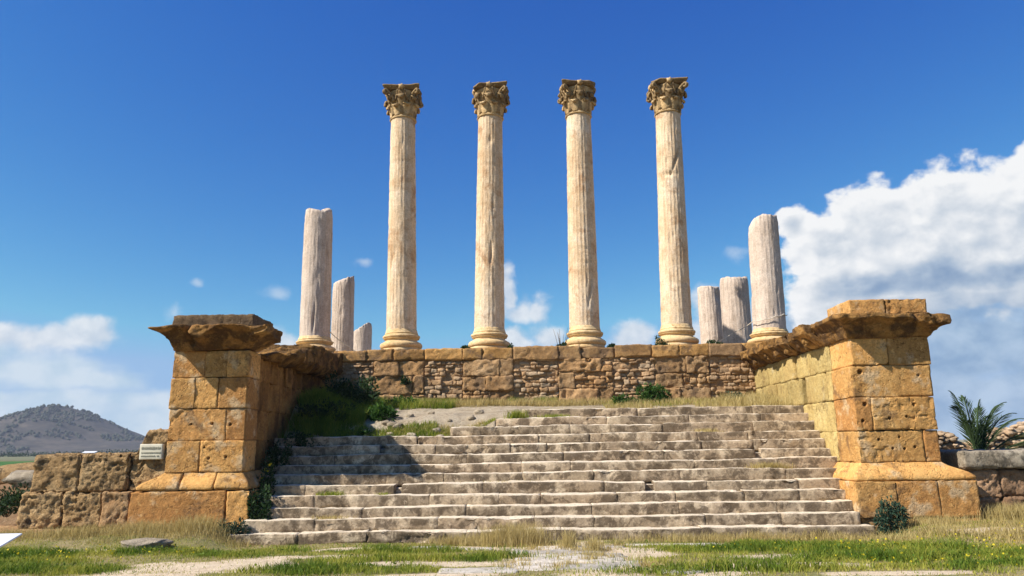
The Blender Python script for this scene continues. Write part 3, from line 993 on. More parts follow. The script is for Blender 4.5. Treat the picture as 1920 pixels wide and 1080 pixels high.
block(mb, 6.68, 7.50, 14.66, 15.70, 4.06, 4.36, **CK)
mb.build('cap_block', OCHRE, rp)

# --- left pier and flank
random.seed(33)
lp = thing('stair_flank_wall', (-6.9, 14.6, 0), 'sandstone pier and flank wall with broken cornice and single dark cap block, stair side shaded', 'wall', 'flank walls beside the stairs')
mb = MB()
for u, w in ((-8.22, -6.35), (-6.33, -5.89)):
    block(mb, u + 0.004, w - 0.004, 14.66 + random.uniform(0, 0.03), 16.2, 0.02, 0.83, **CK)
block(mb, -6.5, -5.95, 16.2, 21.3, 0.0, 0.84, **dict(CK, res=0.15))
mb.build('plinth', OCHRE, lp)
mb = MB()
rect = (-7.70, -6.10, 14.84, 16.2)
for u, w in ((-7.70, -7.28), (-7.27, -6.62), (-6.61, -6.10)):
    def wl(P):
        t = cyma(P[:, 2])
        P = P.copy()
        P[:, 1] -= 0.17 * t * sstep(15.6, 14.8, P[:, 1])
        P[:, 0] += 0.19 * t * sstep(-6.4, -6.10, P[:, 0]) - 0.42 * t * sstep(-7.4, -7.70, P[:, 0])
        return P
    block(mb, u + 0.003, w - 0.003, 14.84, 16.2, 0.85, 1.18, r=0.02, res=0.04, amp=0.015, chip=0.03, pit=0.02, warp=wl)
block(mb, -6.5, -6.12, 16.21, 21.2, 0.85, 1.18, r=0.03, res=0.1, amp=0.02, chip=0.03)
mb.build('base_moulding', OCHRE, lp)
mb = MB()
HOLES_L = [(-6.80, 1.45, .035, .09), (-6.46, 1.47, .032, .09), (-6.78, 2.12, .034, .09), (-6.42, 2.10, .034, .09), (-7.2, 2.12, .025, .06), (-6.9, 1.66, .025, .06)]
FL = {0: [-7.66, -6.98, -6.10], 1: [-7.66, -6.50, -6.10], 2: [-7.68, -7.17, -6.70, -6.10], 3: [-7.66, -7.0, -6.55, -6.10]}
ZL = [1.18, 1.79, 2.42, 3.04, 3.58]
for ci in range(4):
    for u, w in zip(FL[ci][:-1], FL[ci][1:]):
        dn = [d for d in HOLES_L if u + 0.06 < d[0] < w - 0.06 and ZL[ci] + 0.06 < d[1] < ZL[ci + 1] - 0.06]
        block(mb, u + 0.004, w - 0.004, 14.84 + random.uniform(-0.012, 0.03), 15.50, ZL[ci] + 0.003, ZL[ci + 1] - 0.003, **dict(CK, streak=0.014, dents=dn))
mb.build('pier', OCHRE, lp)
mb = MB()
for ci in range(4):
    y = 15.51
    while y < 21.2:
        L = random.uniform(0.7, 1.3)
        y2 = min(y + L, 21.25)
        if 21.25 - y2 < 0.4:
            y2 = 21.25
        block(mb, -7.5, -6.24 + random.uniform(-0.03, 0.02), y + 0.004, y2 - 0.004, ZL[ci] + 0.003, ZL[ci + 1] - 0.003, **dict(CK, res=0.045, streak=0.17))
        y = y2
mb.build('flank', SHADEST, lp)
mb = MB()
rect = (-7.66, -6.12, 14.84, 15.30)


def corn_l(P):
    lip = 0.07 + 0.20 * np.exp(-((P[:, 0] + 6.92) / 0.15) ** 2) + 0.16 * sstep(-6.32, -6.16, P[:, 0]) + 0.05 * fbm(P * np.array([5, 5, 0.1]), 2)
    P = flare(rect, lambda z: corona(z, lip), 0.29, 0.50, 0.55, 0.12)(P)
    x, z = P[:, 0].copy(), P[:, 2].copy()
    d = 0.08 * fbm(P * 2.1 + 70, 3) + 0.03 * vnoise(P * 8)
    front = sstep(15.2, 14.6, P[:, 1])
    P[:, 1] += d * front + 0.24 * np.exp(-((x + 7.22) / 0.06) ** 2) * front * sstep(3.62, 3.8, z)
    P[:, 1] -= 0.10 * np.exp(-((x + 7.05) / 0.16) ** 2) * front * (1 - sstep(3.85, 4.05, z))
    P[:, 2] += 0.04 * fbm(P * 2.7 + 9, 2) + 0.07 * np.clip((-7.64 - x) / 0.35, 0, 1) * (1 - (z - 3.6) / 0.5) - 0.05 * sstep(-7.7, -8.05, x)
    P[:, 0] += 0.05 * fbm(P * 3 + 4, 2)
    return P


block(mb, *rect, 3.59, 4.04, r=0.015, res=0.025, amp=0.018, chip=0.04, pit=0.04, pitf=7, warp=corn_l)
y = 15.62
while y < 21.3:
    L = random.uniform(0.5, 0.9)
    ztop = 3.66 + 0.56 * sstep(15.6, 19.6, y + L / 2) + random.uniform(-0.05, 0.05)

    def wv(P, zt=ztop):
        t = np.clip((P[:, 0] + 6.12) / 0.40, 0, 1)
        P = P.copy()
        P[:, 2] += 0.20 * sstep(0, 1, t) * (1 - np.clip((P[:, 2] - 3.5) / (zt - 3.5), 0, 1))
        P[:, 0] += 0.09 * fbm(P * 2.6 + 3, 3) + 0.04 * fbm(P * np.array([6, 6, 1.0]), 2)
        P[:, 2] += 0.05 * fbm(P * 3.2 + 33, 2)
        return P
    block(mb, -7.1, -5.74 + random.uniform(-0.10, 0.04), y + 0.004, y + L - 0.004, 3.5, ztop, r=0.05, res=0.05, amp=0.05, freq=3, chip=0.09, pit=0.07, pitf=5, warp=wv)
    y += L
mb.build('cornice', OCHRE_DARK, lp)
mb = MB()
block(mb, -7.68, -6.02, 14.72, 15.9, 4.05, 4.30, r=0.012, res=0.035, amp=0.016, freq=5, chip=0.02, pit=0.03, pitf=11)
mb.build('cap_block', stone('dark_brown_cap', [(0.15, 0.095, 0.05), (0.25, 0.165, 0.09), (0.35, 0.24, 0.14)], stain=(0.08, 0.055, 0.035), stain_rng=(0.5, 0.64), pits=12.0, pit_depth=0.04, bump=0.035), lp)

# ------------------------------------------------------------------ low walls beside the piers
random.seed(8)
RK = dict(r=0.03, res=0.032, amp=0.045, freq=5.5, chip=0.05, pit=0.10, pitf=11.0)
lw = thing('low_wall', (-9.3, 14.8, 0.0), 'low wall of big pitted brown blocks running left from the shaded pier', 'wall')
mb = MB()
for u, w in ((-10.42, -9.58), (-9.57, -8.80)):
    block(mb, u, w - 0.015, 14.76, 15.7, 0.16, 0.83, **RK)
for u, w in ((-10.30, -9.36), (-9.35, -8.37)):
    block(mb, u, w - 0.015, 14.84, 15.7, 0.84, 1.56, **RK)
mb.build('rough_block', ROUGH, lw)
mb = MB()
block(mb, -8.79, -8.23, 14.70, 15.7, 0.16, 0.83, **dict(RK, amp=0.03, pit=0.03))
mb.build('dressed_block', WALLST, lw)


def jag(P):
    P = P.copy()
    t = np.clip((P[:, 0] + 8.36) / 0.72, 0, 1)
    top = 1.58 + 0.42 * sstep(0.12, 0.42, t) + 0.05 * fbm(P * 6, 2)
    P[:, 2] = 0.84 + (P[:, 2] - 0.84) / 1.16 * (top - 0.84)
    return P


mb = MB()
block(mb, -8.36, -7.62, 14.90, 15.7, 0.84, 2.0, **dict(RK, warp=jag))
mb.build('broken_end', ROUGH, lw)
mb = MB()
for u, w in ((-12.4, -10.9), (-10.88, -9.0), (-8.98, -7.5)):
    block(mb, u, w - 0.02, 14.46, 15.6, -0.2, 0.165, r=0.04, res=0.07, amp=0.02, chip=0.03, pit=0.02)
mb.build('ledge', WALLST, lw)

pq = thing('plaque', (-7.95, 14.86, 1.45), 'small cream plaque with worn lettering on the broken end of the low wall', 'plaque')
mb = MB()
block(mb, -8.17, -7.72, 14.80, 14.93, 1.44, 1.74, r=0.012, res=0.05, amp=0.003, chip=0.004)
mb.build('slab', PLAQUE, pq)
mb = MB()
rs = np.random.RandomState(2)
for (z, h, dens) in ((1.665, 0.055, 0.9), (1.575, 0.028, 0.95), (1.512, 0.026, 0.9)):
    x = -8.135
    while x < -7.76:
        w = rs.uniform(0.008, 0.03)
        if rs.rand() < dens:
            hh = h * rs.uniform(0.55, 1.0)
            block(mb, x, x + w, 14.792, 14.803, z - hh / 2, z + hh / 2, r=0.003, res=0.05, amp=0, chip=0, rot=(0, rs.uniform(-0.2, 0.2), 0))
        x += w + rs.uniform(0.004, 0.012)
mb.build('lettering', INK, pq)

rw = thing('low_wall', (10.4, 15.3, 0.0), 'low wall of pitted blocks under a thick grey capstone, right of the sunlit pier', 'wall')
mb = MB()
for ci, (za, zb) in enumerate(((-0.1, 0.50), (0.51, 1.01))):
    x = 7.97
    while x < 14.5:
        L = random.uniform(0.5, 0.8)
        block(mb, x, x + L - 0.02, 14.90 + random.uniform(-0.04, 0.05), 16.1, za, zb, **RK)
        x += L
mb.build('rough_block', stone('pinkish_pitted_block', [(0.27, 0.155, 0.085), (0.42, 0.255, 0.145), (0.52, 0.35, 0.22)], stain=(0.16, 0.10, 0.06), stain_rng=(0.54, 0.68), pits=8.0, pit_depth=0.06, bump=0.04), rw)
mb = MB()
for u, w in ((7.86, 10.6), (10.62, 13.4)):
    block(mb, u, w, 14.78, 16.2, 1.03, 1.38, r=0.05, res=0.05, amp=0.03, freq=2.0, chip=0.05, pit=0.03)
mb.build('capstone', ROCKG, rw)

ru = thing('ruined_wall', (12, 20, 0), 'crumbled rubble wall standing beyond the palm at the right edge', 'wall')
mb = MB()
block(mb, 9.0, 15.5, 20.2, 20.9, 0, 1.5, r=0.1, res=0.3, amp=0.1, chip=0)
mb.build('core', MORTAR, ru)
mb = MB()
for k in range(900):
    x = random.uniform(9.4, 15.5)
    top = 1.80 - 0.42 * sstep(10.75, 10.9, x) + 0.42 * sstep(10.9, 12.2, x) + 0.22 * sstep(12.0, 13.0, x)
    z = random.uniform(0.6, 1) * float(top)
    s = random.uniform(0.045, 0.115)
    block(mb, x - s, x + s, 20.02 + random.uniform(0, 0.5), 20.4 + random.uniform(0.1, 0.4), z - s * 0.55, z + s * 0.55, r=0.05, res=0.09, amp=0.03, freq=5, chip=0.03,
          rot=(random.uniform(-.2, .2), random.uniform(-.2, .2), random.uniform(-.2, .2)))
mb.build('rubble', stone('pale_rubble', [(0.38, 0.25, 0.15), (0.52, 0.38, 0.25), (0.62, 0.49, 0.36)], pits=0, bump=0.02, tone=(0.65, 1.25)), ru)


# ------------------------------------------------------------------ columns
def shaft_mesh(z0, z1, r0, r1, seed, flute=0.0125, nf=24, cut=None, gouges=(), rings=110, worn=0.5, joints=()):
    sub = 6
    nt = nf * sub
    th = np.arange(nt) / nt * 2 * math.pi
    ts = np.linspace(0, 1, rings)
    T, TH = np.meshgrid(ts, th, indexing='ij')
    rad = r0 + (r1 - r0) * T ** 1.25
    fl = np.abs(np.sin(TH * nf / 2)) ** 0.7
    zt = z1 if cut is None else cut(r0 * np.cos(TH), r0 * np.sin(TH))
    Z = z0 + (zt - z0) * T
    P = np.stack([np.cos(TH) * 1.3, np.sin(TH) * 1.3, Z * 0.55], -1) + seed
    wear = np.clip(1 - worn + 1.1 * fbm(P * 1.2, 3) + 0.15, 0.12, 1.0)
    if cut is None:
        ends = sstep(0, 0.015, T) * sstep(1, 0.985, T)
    else:
        ends = sstep(0, 0.02, T)
    Rr = rad - flute * (1 - fl) * 0 - flute * (1 - (1 - fl)) * wear * ends
    Rr = Rr + 0.008 * fbm(P * 3.5, 3) + 0.006 * vnoise(P * 14)
    Rr -= 0.03 * np.clip(fbm(P * np.array([1.6, 1.6, 2.6]) + 31, 3) - 0.32, 0, 1) * 2
    if cut is not None:
        Rr -= 0.05 * sstep(0.93, 1.0, T) * (0.5 + 0.5 * vnoise(P * 5))
    for (zj, tj) in joints:                  # joints between the drums
        Rr -= 0.012 * np.exp(-((Z - zj - tj * np.sin(TH + zj)) / 0.030) ** 2)
    for (a, z, sa, sz, dp, tl) in gouges:
        da = (TH - a + math.pi) % (2 * math.pi) - math.pi
        Rr -= dp * np.exp(-((da - tl * (Z - z)) / sa) ** 2 - ((Z - z) / sz) ** 2)
    V = np.stack([Rr * np.cos(TH), Rr * np.sin(TH), Z], -1)
    ID = np.arange(rings * nt).reshape(rings, nt)
    IDw = np.concatenate([ID, ID[:, :1]], 1)
    F = quads_grid(IDw)[:, ::-1]
    Vs = [V.reshape(-1, 3)]
    Fs = [F]
    cnt = rings * nt
    prev = ID[-1]
    for q, k in enumerate((0.8, 0.55, 0.3, 0.08)):
        x, y = V[-1, :, 0] * k, V[-1, :, 1] * k
        zz = (z1 if cut is None else cut(x, y)) + (0.0 if cut is None else 0.045 * fbm(np.stack([x * 7, y * 7, 0 * x + seed], -1), 2))
        Vs.append(np.stack([x, y, zz + 0 * x], -1))
        cur = np.arange(cnt, cnt + nt)
        cnt += nt
        G = np.stack([np.append(prev, prev[0]), np.append(cur, cur[0])])
        Fs.append(quads_grid(G)[:, ::-1])
        prev = cur
    Fs.append(prev[None, :])
    mb = MB()
    mb.add(np.concatenate(Vs), Fs, 0.5)
    return mb


def lathe(mb, prof, nt=72, seed=0.0, amp=0.012, tone=0.5):
    """prof: list of (radius, z)"""
    pr = np.array(prof)
    th = np.arange(nt) / nt * 2 * math.pi
    Rr = np.repeat(pr[:, :1], nt, 1)
    Z = np.repeat(pr[:, 1:2], nt, 1)
    P = np.stack([Rr * np.cos(th), Rr * np.sin(th), Z], -1)
    Rr = Rr + amp * fbm(P * 3.5 + seed, 3) + amp * 0.7 * vnoise(P * 11 + seed) - 2.5 * amp * np.clip(fbm(P * 2.0 + seed + 9, 2) - 0.15, 0, 1)
    Z = Z + amp * 0.4 * vnoise(P * 4 + seed + 3)
    V = np.stack([Rr * np.cos(th), Rr * np.sin(th), Z], -1).reshape(-1, 3)
    ID = np.arange(len(pr) * nt).reshape(len(pr), nt)
    IDw = np.concatenate([ID, ID[:, :1]], 1)
    mb.add(V, [quads_grid(IDw)[:, ::-1], ID[0][None, ::-1], ID[-1][None, :]], tone)


def arc(r, z0, z1, bulge, n=7, conc=False):
    o = []
    for i in range(n):
        t = math.pi * (i / (n - 1))
        o.append((r + bulge * math.sin(t) * (-1 if conc else 1), z0 + (z1 - z0) * (0.5 - 0.5 * math.cos(t))))
    return o


def attic_base(mb, r, h, seed, amp=0.012):
    p = [(r * 1.30, 0.0), (r * 1.32, h * 0.08), (r * 1.28, h * 0.16)]
    p += arc(r * 1.22, h * 0.18, h * 0.44, r * 0.15)
    p += [(r * 1.20, h * 0.455), (r * 1.17, h * 0.47)]
    p += arc(r * 1.15, h * 0.48, h * 0.62, r * 0.13, conc=True)
    p += [(r * 1.15, h * 0.635)]
    p += arc(r * 1.08, h * 0.65, h * 0.80, r * 0.12)
    p += [(r * 1.01, h * 0.815), (r * 1.06, h * 0.84), (r * 1.06, h * 0.88), (r * 1.05, h * 0.885), (r * 1.01, h * 0.97), (r * 0.99, h * 1.04)]
    lathe(mb, p, 84, seed, amp)


def bell_r(t):
    return 0.385 + 0.05 * t + 0.13 * t ** 3


def leaf(mb, a, z0, h, w, curl, rs, tone):
    nu, nv = 7, 11
    us, vs = np.linspace(-1, 1, nu), np.linspace(0, 1, nv)
    U, Vv = np.meshgrid(us, vs, indexing='ij')
    up = np.minimum(Vv / 0.78, 1)
    dn = np.clip((Vv - 0.70) / 0.30, 0, 1)
    z = z0 + h * (up - 0.26 * dn ** 1.6)
    ro = bell_r(z) + 0.022 + 0.02 * up + curl * (0.25 * up ** 3 + 0.9 * np.sin(dn * math.pi * 0.55))
    wid = w * (0.72 + 0.36 * np.sin(np.clip(Vv * 1.15, 0, 1) * math.pi)) * (1 - 0.62 * dn ** 2) * (1 + 0.16 * np.cos(Vv * 5 * 2 * math.pi) * np.abs(U))
    ang = a + U * wid / 0.45
    ro = ro - 0.030 * U ** 2 + 0.018 * np.cos(U * 3.2 * math.pi) * np.abs(U) + 0.012 * (np.abs(U) < 0.1)
    front = np.stack([ro * np.cos(ang), ro * np.sin(ang), z], -1)
    rb = ro - 0.035
    back = np.stack([rb * np.cos(ang), rb * np.sin(ang), z - 0.015 * dn], -1)
    P = np.concatenate([front.reshape(-1, 3), back.reshape(-1, 3)])
    P = P + 0.010 * np.stack([vnoise(P * 14 + k * 9) for k in range(3)], -1)
    n = nu * nv
    I = np.arange(n).reshape(nu, nv)
    F = [quads_grid(I), quads_grid(I + n, True)]
    rim = np.concatenate([I[:, 0], I[-1, 1:], I[-2::-1, -1], I[0, -2:0:-1]])
    r2 = np.append(rim, rim[0])
    F.append(np.stack([r2[1:], r2[:-1], r2[:-1] + n, r2[1:] + n], 1))
    mb.add(P, F, np.clip(tone + (P[:, 2] - z0) * 0 + 0.1 * rs.randn(), 0, 1))


def capital(parent, zc, seed, broken=()):
    rs = np.random.RandomState(seed)
    mb = MB()
    lathe(mb, [(0.375, zc - 0.07), (0.41, zc - 0.06), (0.43, zc - 0.035), (0.41, zc - 0.01), (0.39, zc)] + [(bell_r(t), zc + t) for t in np.linspace(0.02, 0.82, 12)] + [(0.40, zc + 0.9)], 64, seed, 0.01, 0.72)
    nmb = MB()
    for k in range(8):
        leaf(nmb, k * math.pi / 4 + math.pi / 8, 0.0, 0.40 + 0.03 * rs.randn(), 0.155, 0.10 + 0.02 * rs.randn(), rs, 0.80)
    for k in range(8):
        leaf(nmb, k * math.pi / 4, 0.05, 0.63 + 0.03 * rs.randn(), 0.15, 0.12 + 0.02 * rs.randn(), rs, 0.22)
    # inner helices and stalks
    for k in range(4):
        for sgn in (-1, 1):
            pts, rad = [], []
            for i in range(16):
                t = i / 15
                z = 0.50 + 0.33 * min(1, t * 1.6)
                a = k * math.pi / 2 + math.pi / 2 + sgn * (0.42 - 0.25 * min(1, t * 1.6))
                if t > 0.6:
                    s = (t - 0.6) / 0.4 * 5.0
                    a += sgn * 0.11 * (1 - math.cos(s)) * 0.6
                    z += 0.055 * (math.cos(s) - 1) * 0.8
                rr = float(bell_r(z)) + 0.05
                pts.append((rr * math.cos(a), rr * math.sin(a), z))
                rad.append(0.028 - 0.01 * t)
            tube(nmb, pts, rad, 6, 0.2)
    V = np.concatenate(nmb.v)
    V[:, 2] += zc
    mb.add(V, nmb.f, np.concatenate(nmb.t))
    cap = mb.build('capital', CAPST, parent)
    # abacus with hollow sides
    g = np.linspace(-1, 1, 25)
    P, F = box_lattice(g, g, np.array([0, 0.035, 0.04, 0.075, 0.08, 0.125]))
    u, v, z = P[:, 0], P[:, 1], P[:, 2]
    w = 0.61 * np.where(z < 0.037, 0.91, np.where(z < 0.078, 0.955, 1.0))
    x = u * w * (1 - 0.15 * (1 - v ** 2))
    y = v * w * (1 - 0.15 * (1 - u ** 2))
    ca = np.clip((np.abs(u) + np.abs(v) - 1.80) / 0.2, 0, 1)
    x, y = x * (1 - 0.05 * ca), y * (1 - 0.05 * ca)
    P = np.stack([x, y, z + zc + 0.86], -1)
    for (ba, bk) in broken:                                  # lost corners
        s = x * math.cos(ba) + y * math.sin(ba)
        over = np.clip(s - bk, 0, 1)
        P[:, 0] -= over * math.cos(ba) * 0.9
        P[:, 1] -= over * math.sin(ba) * 0.9
        P[:, 2] -= over * 0.25
    P = P + 0.012 * np.stack([fbm(P * 4 + seed + k * 9, 2) for k in range(3)], -1)
    am = MB()
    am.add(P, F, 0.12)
    for k in range(4):                                       # fleurons at mid side
        a = k * math.pi / 2
        fx = 0.53
        th = np.arange(10) / 10 * 6.283
        C = np.array([fx * math.cos(a), fx * math.sin(a), zc + 0.91])
        tg = np.array([-math.sin(a), math.cos(a), 0])
        nn = np.array([math.cos(a), math.sin(a), 0])
        ring = [C + (tg * math.cos(q) + np.array([0, 0, 1]) * math.sin(q)) * (0.085 + 0.02 * math.cos(5 * q)) for q in th]
        Vv = np.array([r_ - nn * 0.06 for r_ in ring] + [r_ + nn * 0.035 for r_ in ring] + [C + nn * 0.07])
        Fq = np.array([[i, (i + 1) % 10, 10 + (i + 1) % 10, 10 + i] for i in range(10)])
        Ft = np.array([[10 + i, 10 + (i + 1) % 10, 20] for i in range(10)])
        am.add(Vv, [Fq, Ft], 0.75)
    am.build('abacus', CAPST, cap)
    for k in range(4):
        a = k * math.pi / 2 + math.pi / 4
        if any(abs(((a - ba + math.pi) % (2 * math.pi)) - math.pi) < 0.5 for ba, bk in broken) and rs.rand() < 0.6:
            continue
        vm = MB()
        for sgn in (-1, 1):
            pts, rad = [], []
            for i in range(22):
                t = i / 21
                if t < 0.5:
                    q = t / 0.5
                    r_ = 0.47 + 0.24 * q ** 1.7
                    z = zc + 0.46 + 0.36 * q ** 0.8
                else:
                    q = (t - 0.5) / 0.5
                    s = q * 6.0
                    rr = 0.075 * (1 - 0.6 * q)
                    r_ = 0.71 + rr * math.sin(s) * 1.0 - 0.02 * q
                    z = zc + 0.745 + rr * math.cos(s)
                aa = a + sgn * (0.20 * (1 - min(1, t * 2)) + 0.045)
                pts.append((r_ * math.cos(aa), r_ * math.sin(aa), z))
                rad.append(0.045 - 0.014 * t)
            tube(vm, pts, rad, 7, 0.22)
        vm.build('volute', CAPST, cap)


def full_column(x, lean, seed, label, gouges, broken):
    t = thing('corinthian_column', (x, 22.0, 4.36), label, 'column', 'tall columns with capitals', fixed=False)
    t.rotation_euler = lean
    mb = MB()
    attic_base(mb, 0.462, 0.66, seed)
    mb.build('column_base', BASEM, t)
    shaft_mesh(0.66, 7.46, 0.455, 0.388, seed * 3.7, gouges=gouges, joints=[(1.9 + 0.37 * ((seed * 5) % 4), 0.02), (4.1 + 0.31 * ((seed * 3) % 5), 0.05), (6.2 - 0.2 * seed, 0.03)]).build('shaft', MARBLE, t)
    capital(t, 7.50, seed, broken)
    return t


FRT = -math.pi / 2      # angle that faces the stairs
full_column(-4.24, (0, R(-0.5), R(2)), 1, 'tall fluted column with capital, first of the four complete ones from the left', [(FRT + 0.7, 3.1, 0.10, 0.05, 0.03, 0)], [(0.2, 0.62)])
full_column(-1.60, (0, R(0.7), R(-3)), 2, 'tall fluted column with capital, second from left, gouged and stained halfway up', [(FRT + 0.2, 2.9, 0.10, 0.25, 0.10, 0.1), (FRT + 0.1, 3.2, 0.25, 0.3, 0.03, 0), (FRT + 0.1, 6.6, 0.20, 0.12, 0.04, 0), (FRT + 0.3, 4.5, 0.06, 0.3, 0.03, 0)],
            [(-2.4, 0.58)])
full_column(1.26, (0, R(0.35), R(4)), 3, 'tall fluted column with capital, third from left, with a scar low on its shaft', [(FRT + 0.35, 1.75, 0.07, 0.30, 0.09, 0.35), (FRT + 0.15, 1.4, 0.05, 0.15, 0.03, -0.5), (FRT + 0.5, 2.6, 0.6, 0.03, 0.02, 0)], [(0.0, 0.52), (-0.9, 0.62)])
full_column(4.00, (0, R(1.15), R(-2)), 4, 'tall fluted column with capital nearest the sunlit pier, curved crack high on its shaft', [(FRT + 0.45, 5.95, 0.09, 0.42, 0.10, 0.9), (FRT - 0.3, 5.35, 0.5, 0.05, 0.08, 0.6), (FRT - 0.1, 3.4, 0.09, 0.06, 0.03, 0)], [(-2.2, 0.60)])


def broken_column(loc, lean, r0, r1, h, cut, seed, label, mat, base=True, gouges=(), flute=0.0125):
    t = thing('broken_column', loc, label, 'column', 'broken column stumps', fixed=False)
    t.rotation_euler = lean
    zb = 0.0
    if base:
        mb = MB()
        attic_base(mb, r0 * 1.01, 0.50, seed, 0.016)
        mb.build('column_base', BASEM, t)
        zb = 0.50
    shaft_mesh(zb, h, r0, r1, seed * 5.1, flute=flute, cut=cut, gouges=gouges, rings=46, worn=0.62).build('shaft', mat, t)


def pl(h, ax, ay, amp, sd, clampz=None):
    def f(x, y):
        P = np.stack([np.asarray(x) * 3.2, np.asarray(y) * 3.2, np.asarray(x) * 0 + sd], -1)
        z = h + ax * x + ay * y + amp * fbm(P, 3)
        if clampz is not None:
            z = np.minimum(z, clampz(x, y))
        return z
    return f


broken_column((-6.86, 22.0, 4.36), (0, R(-0.5), 0), 0.455, 0.425, 4.55, pl(4.52, -0.10, 0.1, 0.16, 3.3), 11, 'tallest broken column, left of the four complete ones, with a dark crack near its foot',
              GREYMARBLE, gouges=[(FRT + 0.15, 0.95, 0.07, 0.22, 0.08, 0.15), (FRT + 0.2, 1.3, 0.05, 0.2, 0.04, 0.2)])
broken_column((-7.16, 26.5, 4.36), (0, R(-0.3), 0), 0.405, 0.39, 3.3, pl(3.30, 0.30, 0.25, 0.12, 7.7), 12, 'mid height broken column with a sloping top, directly behind the tallest stump', GREYMARBLE, base=False)
broken_column((-7.12, 29.5, 4.36), (0, 0, 0), 0.395, 0.39, 2.0, pl(2.02, 0.48, 0.1, 0.10, 9.1), 13, 'shortest column stump with a slanted pale top, partly behind the sloping one', GREYMARBLE, base=False)
broken_column((6.76, 22.0, 4.36), (0, R(1.3), 0), 0.475, 0.44, 4.05, pl(4.02, 0.10, 0.1, 0.10, 1.7, lambda x, y: 4.28 + 1.25 * np.asarray(x)), 14, 'leaning broken column with a chipped slanted top beside the sunlit flank wall', GREYMARBLE,
              gouges=[(FRT + 0.05, 0.95, 0.05, 0.07, 0.04, 0)])
broken_column((6.86, 25.7, 4.36), (0, R(0.4), 0), 0.50, 0.485, 2.95, pl(2.92, 0.05, 0.1, 0.10, 4.2), 15, 'thick grey column stump with a flat top just left of the leaning broken column', GREYMARBLE, base=False)
broken_column((6.52, 27.8, 4.36), (0, R(-0.3), 0), 0.435, 0.42, 3.05, pl(3.06, -0.10, 0.1, 0.10, 6.4), 16, 'slimmer column stump with a dark notch near its top, leftmost of the right stumps', GREYMARBLE, base=False,
              gouges=[(FRT + 0.6, 2.7, 0.16, 0.13, 0.10, 0)])


def rope(name, pts, label, sag=0.05):
    mb = MB()
    P = []
    for a, b_ in zip(pts[:-1], pts[1:]):
        for k in range(10):
            t = k / 10
            p = Vector(a).lerp(Vector(b_), t)
            p.z -= sag * 4 * t * (1 - t)
            P.append(p)
    P.append(Vector(pts[-1]))
    tube(mb, P, 0.013, 6)
    return tag(mb.build(name, ROPE), label, 'rope')


rope('rope', [(-6.40, 21.9, 5.05), (-6.75, 26.02, 5.12), (-6.70, 29.08, 5.0), (-6.6, 30, 5.0)], 'thin pale rope strung across the left column stumps')
rope('rope', [(6.15, 27.35, 5.05), (6.35, 24.08, 5.15), (6.22, 21.72, 5.10), (6.50, 21.50, 5.12), (6.80, 21.46, 5.20), (7.10, 21.6, 5.28), (7.3, 21.9, 5.3)],
     'thin pale rope wrapped round the foot of the leaning column', 0.03)

# ------------------------------------------------------------------ loose stones and paving
random.seed(44)
FS = [(-0.55, 10.75, .42, .30), (0.25, 10.7, .40, .26), (0.75, 10.95, .34, .24), (-0.35, 11.35, .40, .24), (0.35, 11.4, .46, .26), (-0.05, 11.95, .42, .24), (0.62, 12.0, .36, .22),
      (-0.45, 12.5, .38, .22), (0.28, 12.55, .42, .22), (0.0, 13.05, .40, .20), (0.75, 13.2, .40, .17), (1.55, 13.4, .42, .13), (2.35, 13.45, .40, .12), (-2.2, 13.25, .40, .14),
      (-1.5, 12.95, .35, .12), (-1.2, 10.35, .5, .2), (1.6, 10.3, .4, .18)]
for k, (x, y, a, b_) in enumerate(FS):
    mb = MB()
    z = float(gz(x, y))

    def wf(P, x=x, y=y, s=k * 7.7):
        P = P.copy()
        u, v = (P[:, 0] - x), (P[:, 1] - y)
        f = 1 + 0.28 * fbm(np.stack([u * 2.4 + s, v * 2.4, 0 * u + s], -1), 2)
        P[:, 0], P[:, 1] = x + u * f, y + v * f
        return P
    block(mb, x - a, x + a, y - b_, y + b_, z - 0.08, z + 0.022, r=0.02, res=0.05, amp=0.012, freq=2, chip=0.03, warp=wf, rot=(0, 0, random.uniform(-.3, .3)))
    tag(mb.build('flagstone', FLAG), 'flat pale flagstone sunk in the grass in front of the stairs', 'flagstone', 'flagstones before the stairs')


def rock(x, y, z, s, sx, sy, sz, mat, label, group=None, cat='stone', seed=0):
    g = np.linspace(-1, 1, 11)
    P, F = box_lattice(g, g, g)
    P = P / np.maximum(np.linalg.norm(P, axis=1, keepdims=True), 1e-9) * (0.45 + 0.55 * np.abs(P).max(1, keepdims=True)) * (1.0 + 0.22 * (np.linalg.norm(P, axis=1, keepdims=True) - 1))
    P = P * (1 + 0.34 * fbm(P * 1.2 + seed * 3.1, 3)[:, None]) + 0.05 * vnoise(P * 5 + seed)[:, None] * P
    P = P * s * np.array([sx, sy, sz]) + np.array([x, y, z])
    m_ = MB()
    m_.add(P, F, random.random())
    return tag(m_.build('rock', mat), label, cat, group)


rock(-7.0, 12.95, 0.08, 0.36, 1.15, 0.75, 0.22, ROCKG, 'flat grey stone lying in the grass before the shaded pier', seed=1)
rock(-11.35, 16.9, 1.02, 0.55, 1.25, 0.9, 0.42, ROCKG, 'grey lichened boulder with a white face beside the end of the pitted low wall', seed=2)
rock(-12.6, 18.6, 1.02, 0.75, 1.6, 0.8, 0.45, ROUGH, 'long brown stone behind the grey boulder at the left edge', seed=5)
rock(-11.0, 17.3, 1.28, 0.40, 1.3, 0.8, 0.4, ROCKG, 'smaller dark grey stone touching the top of the pitted low wall', seed=9)
mb = MB()
Xb, Yb = np.meshgrid(np.linspace(-26, -10.2, 60), np.linspace(16.1, 23, 26), indexing='ij')
Zb = gz(Xb, Yb) + (0.80 + 0.30 * fbm(np.stack([Xb * .9, Yb * 1.2, 0 * Xb], -1), 4)) * sstep(16.1, 17.6, Yb) * sstep(23, 21, Yb) - 0.05
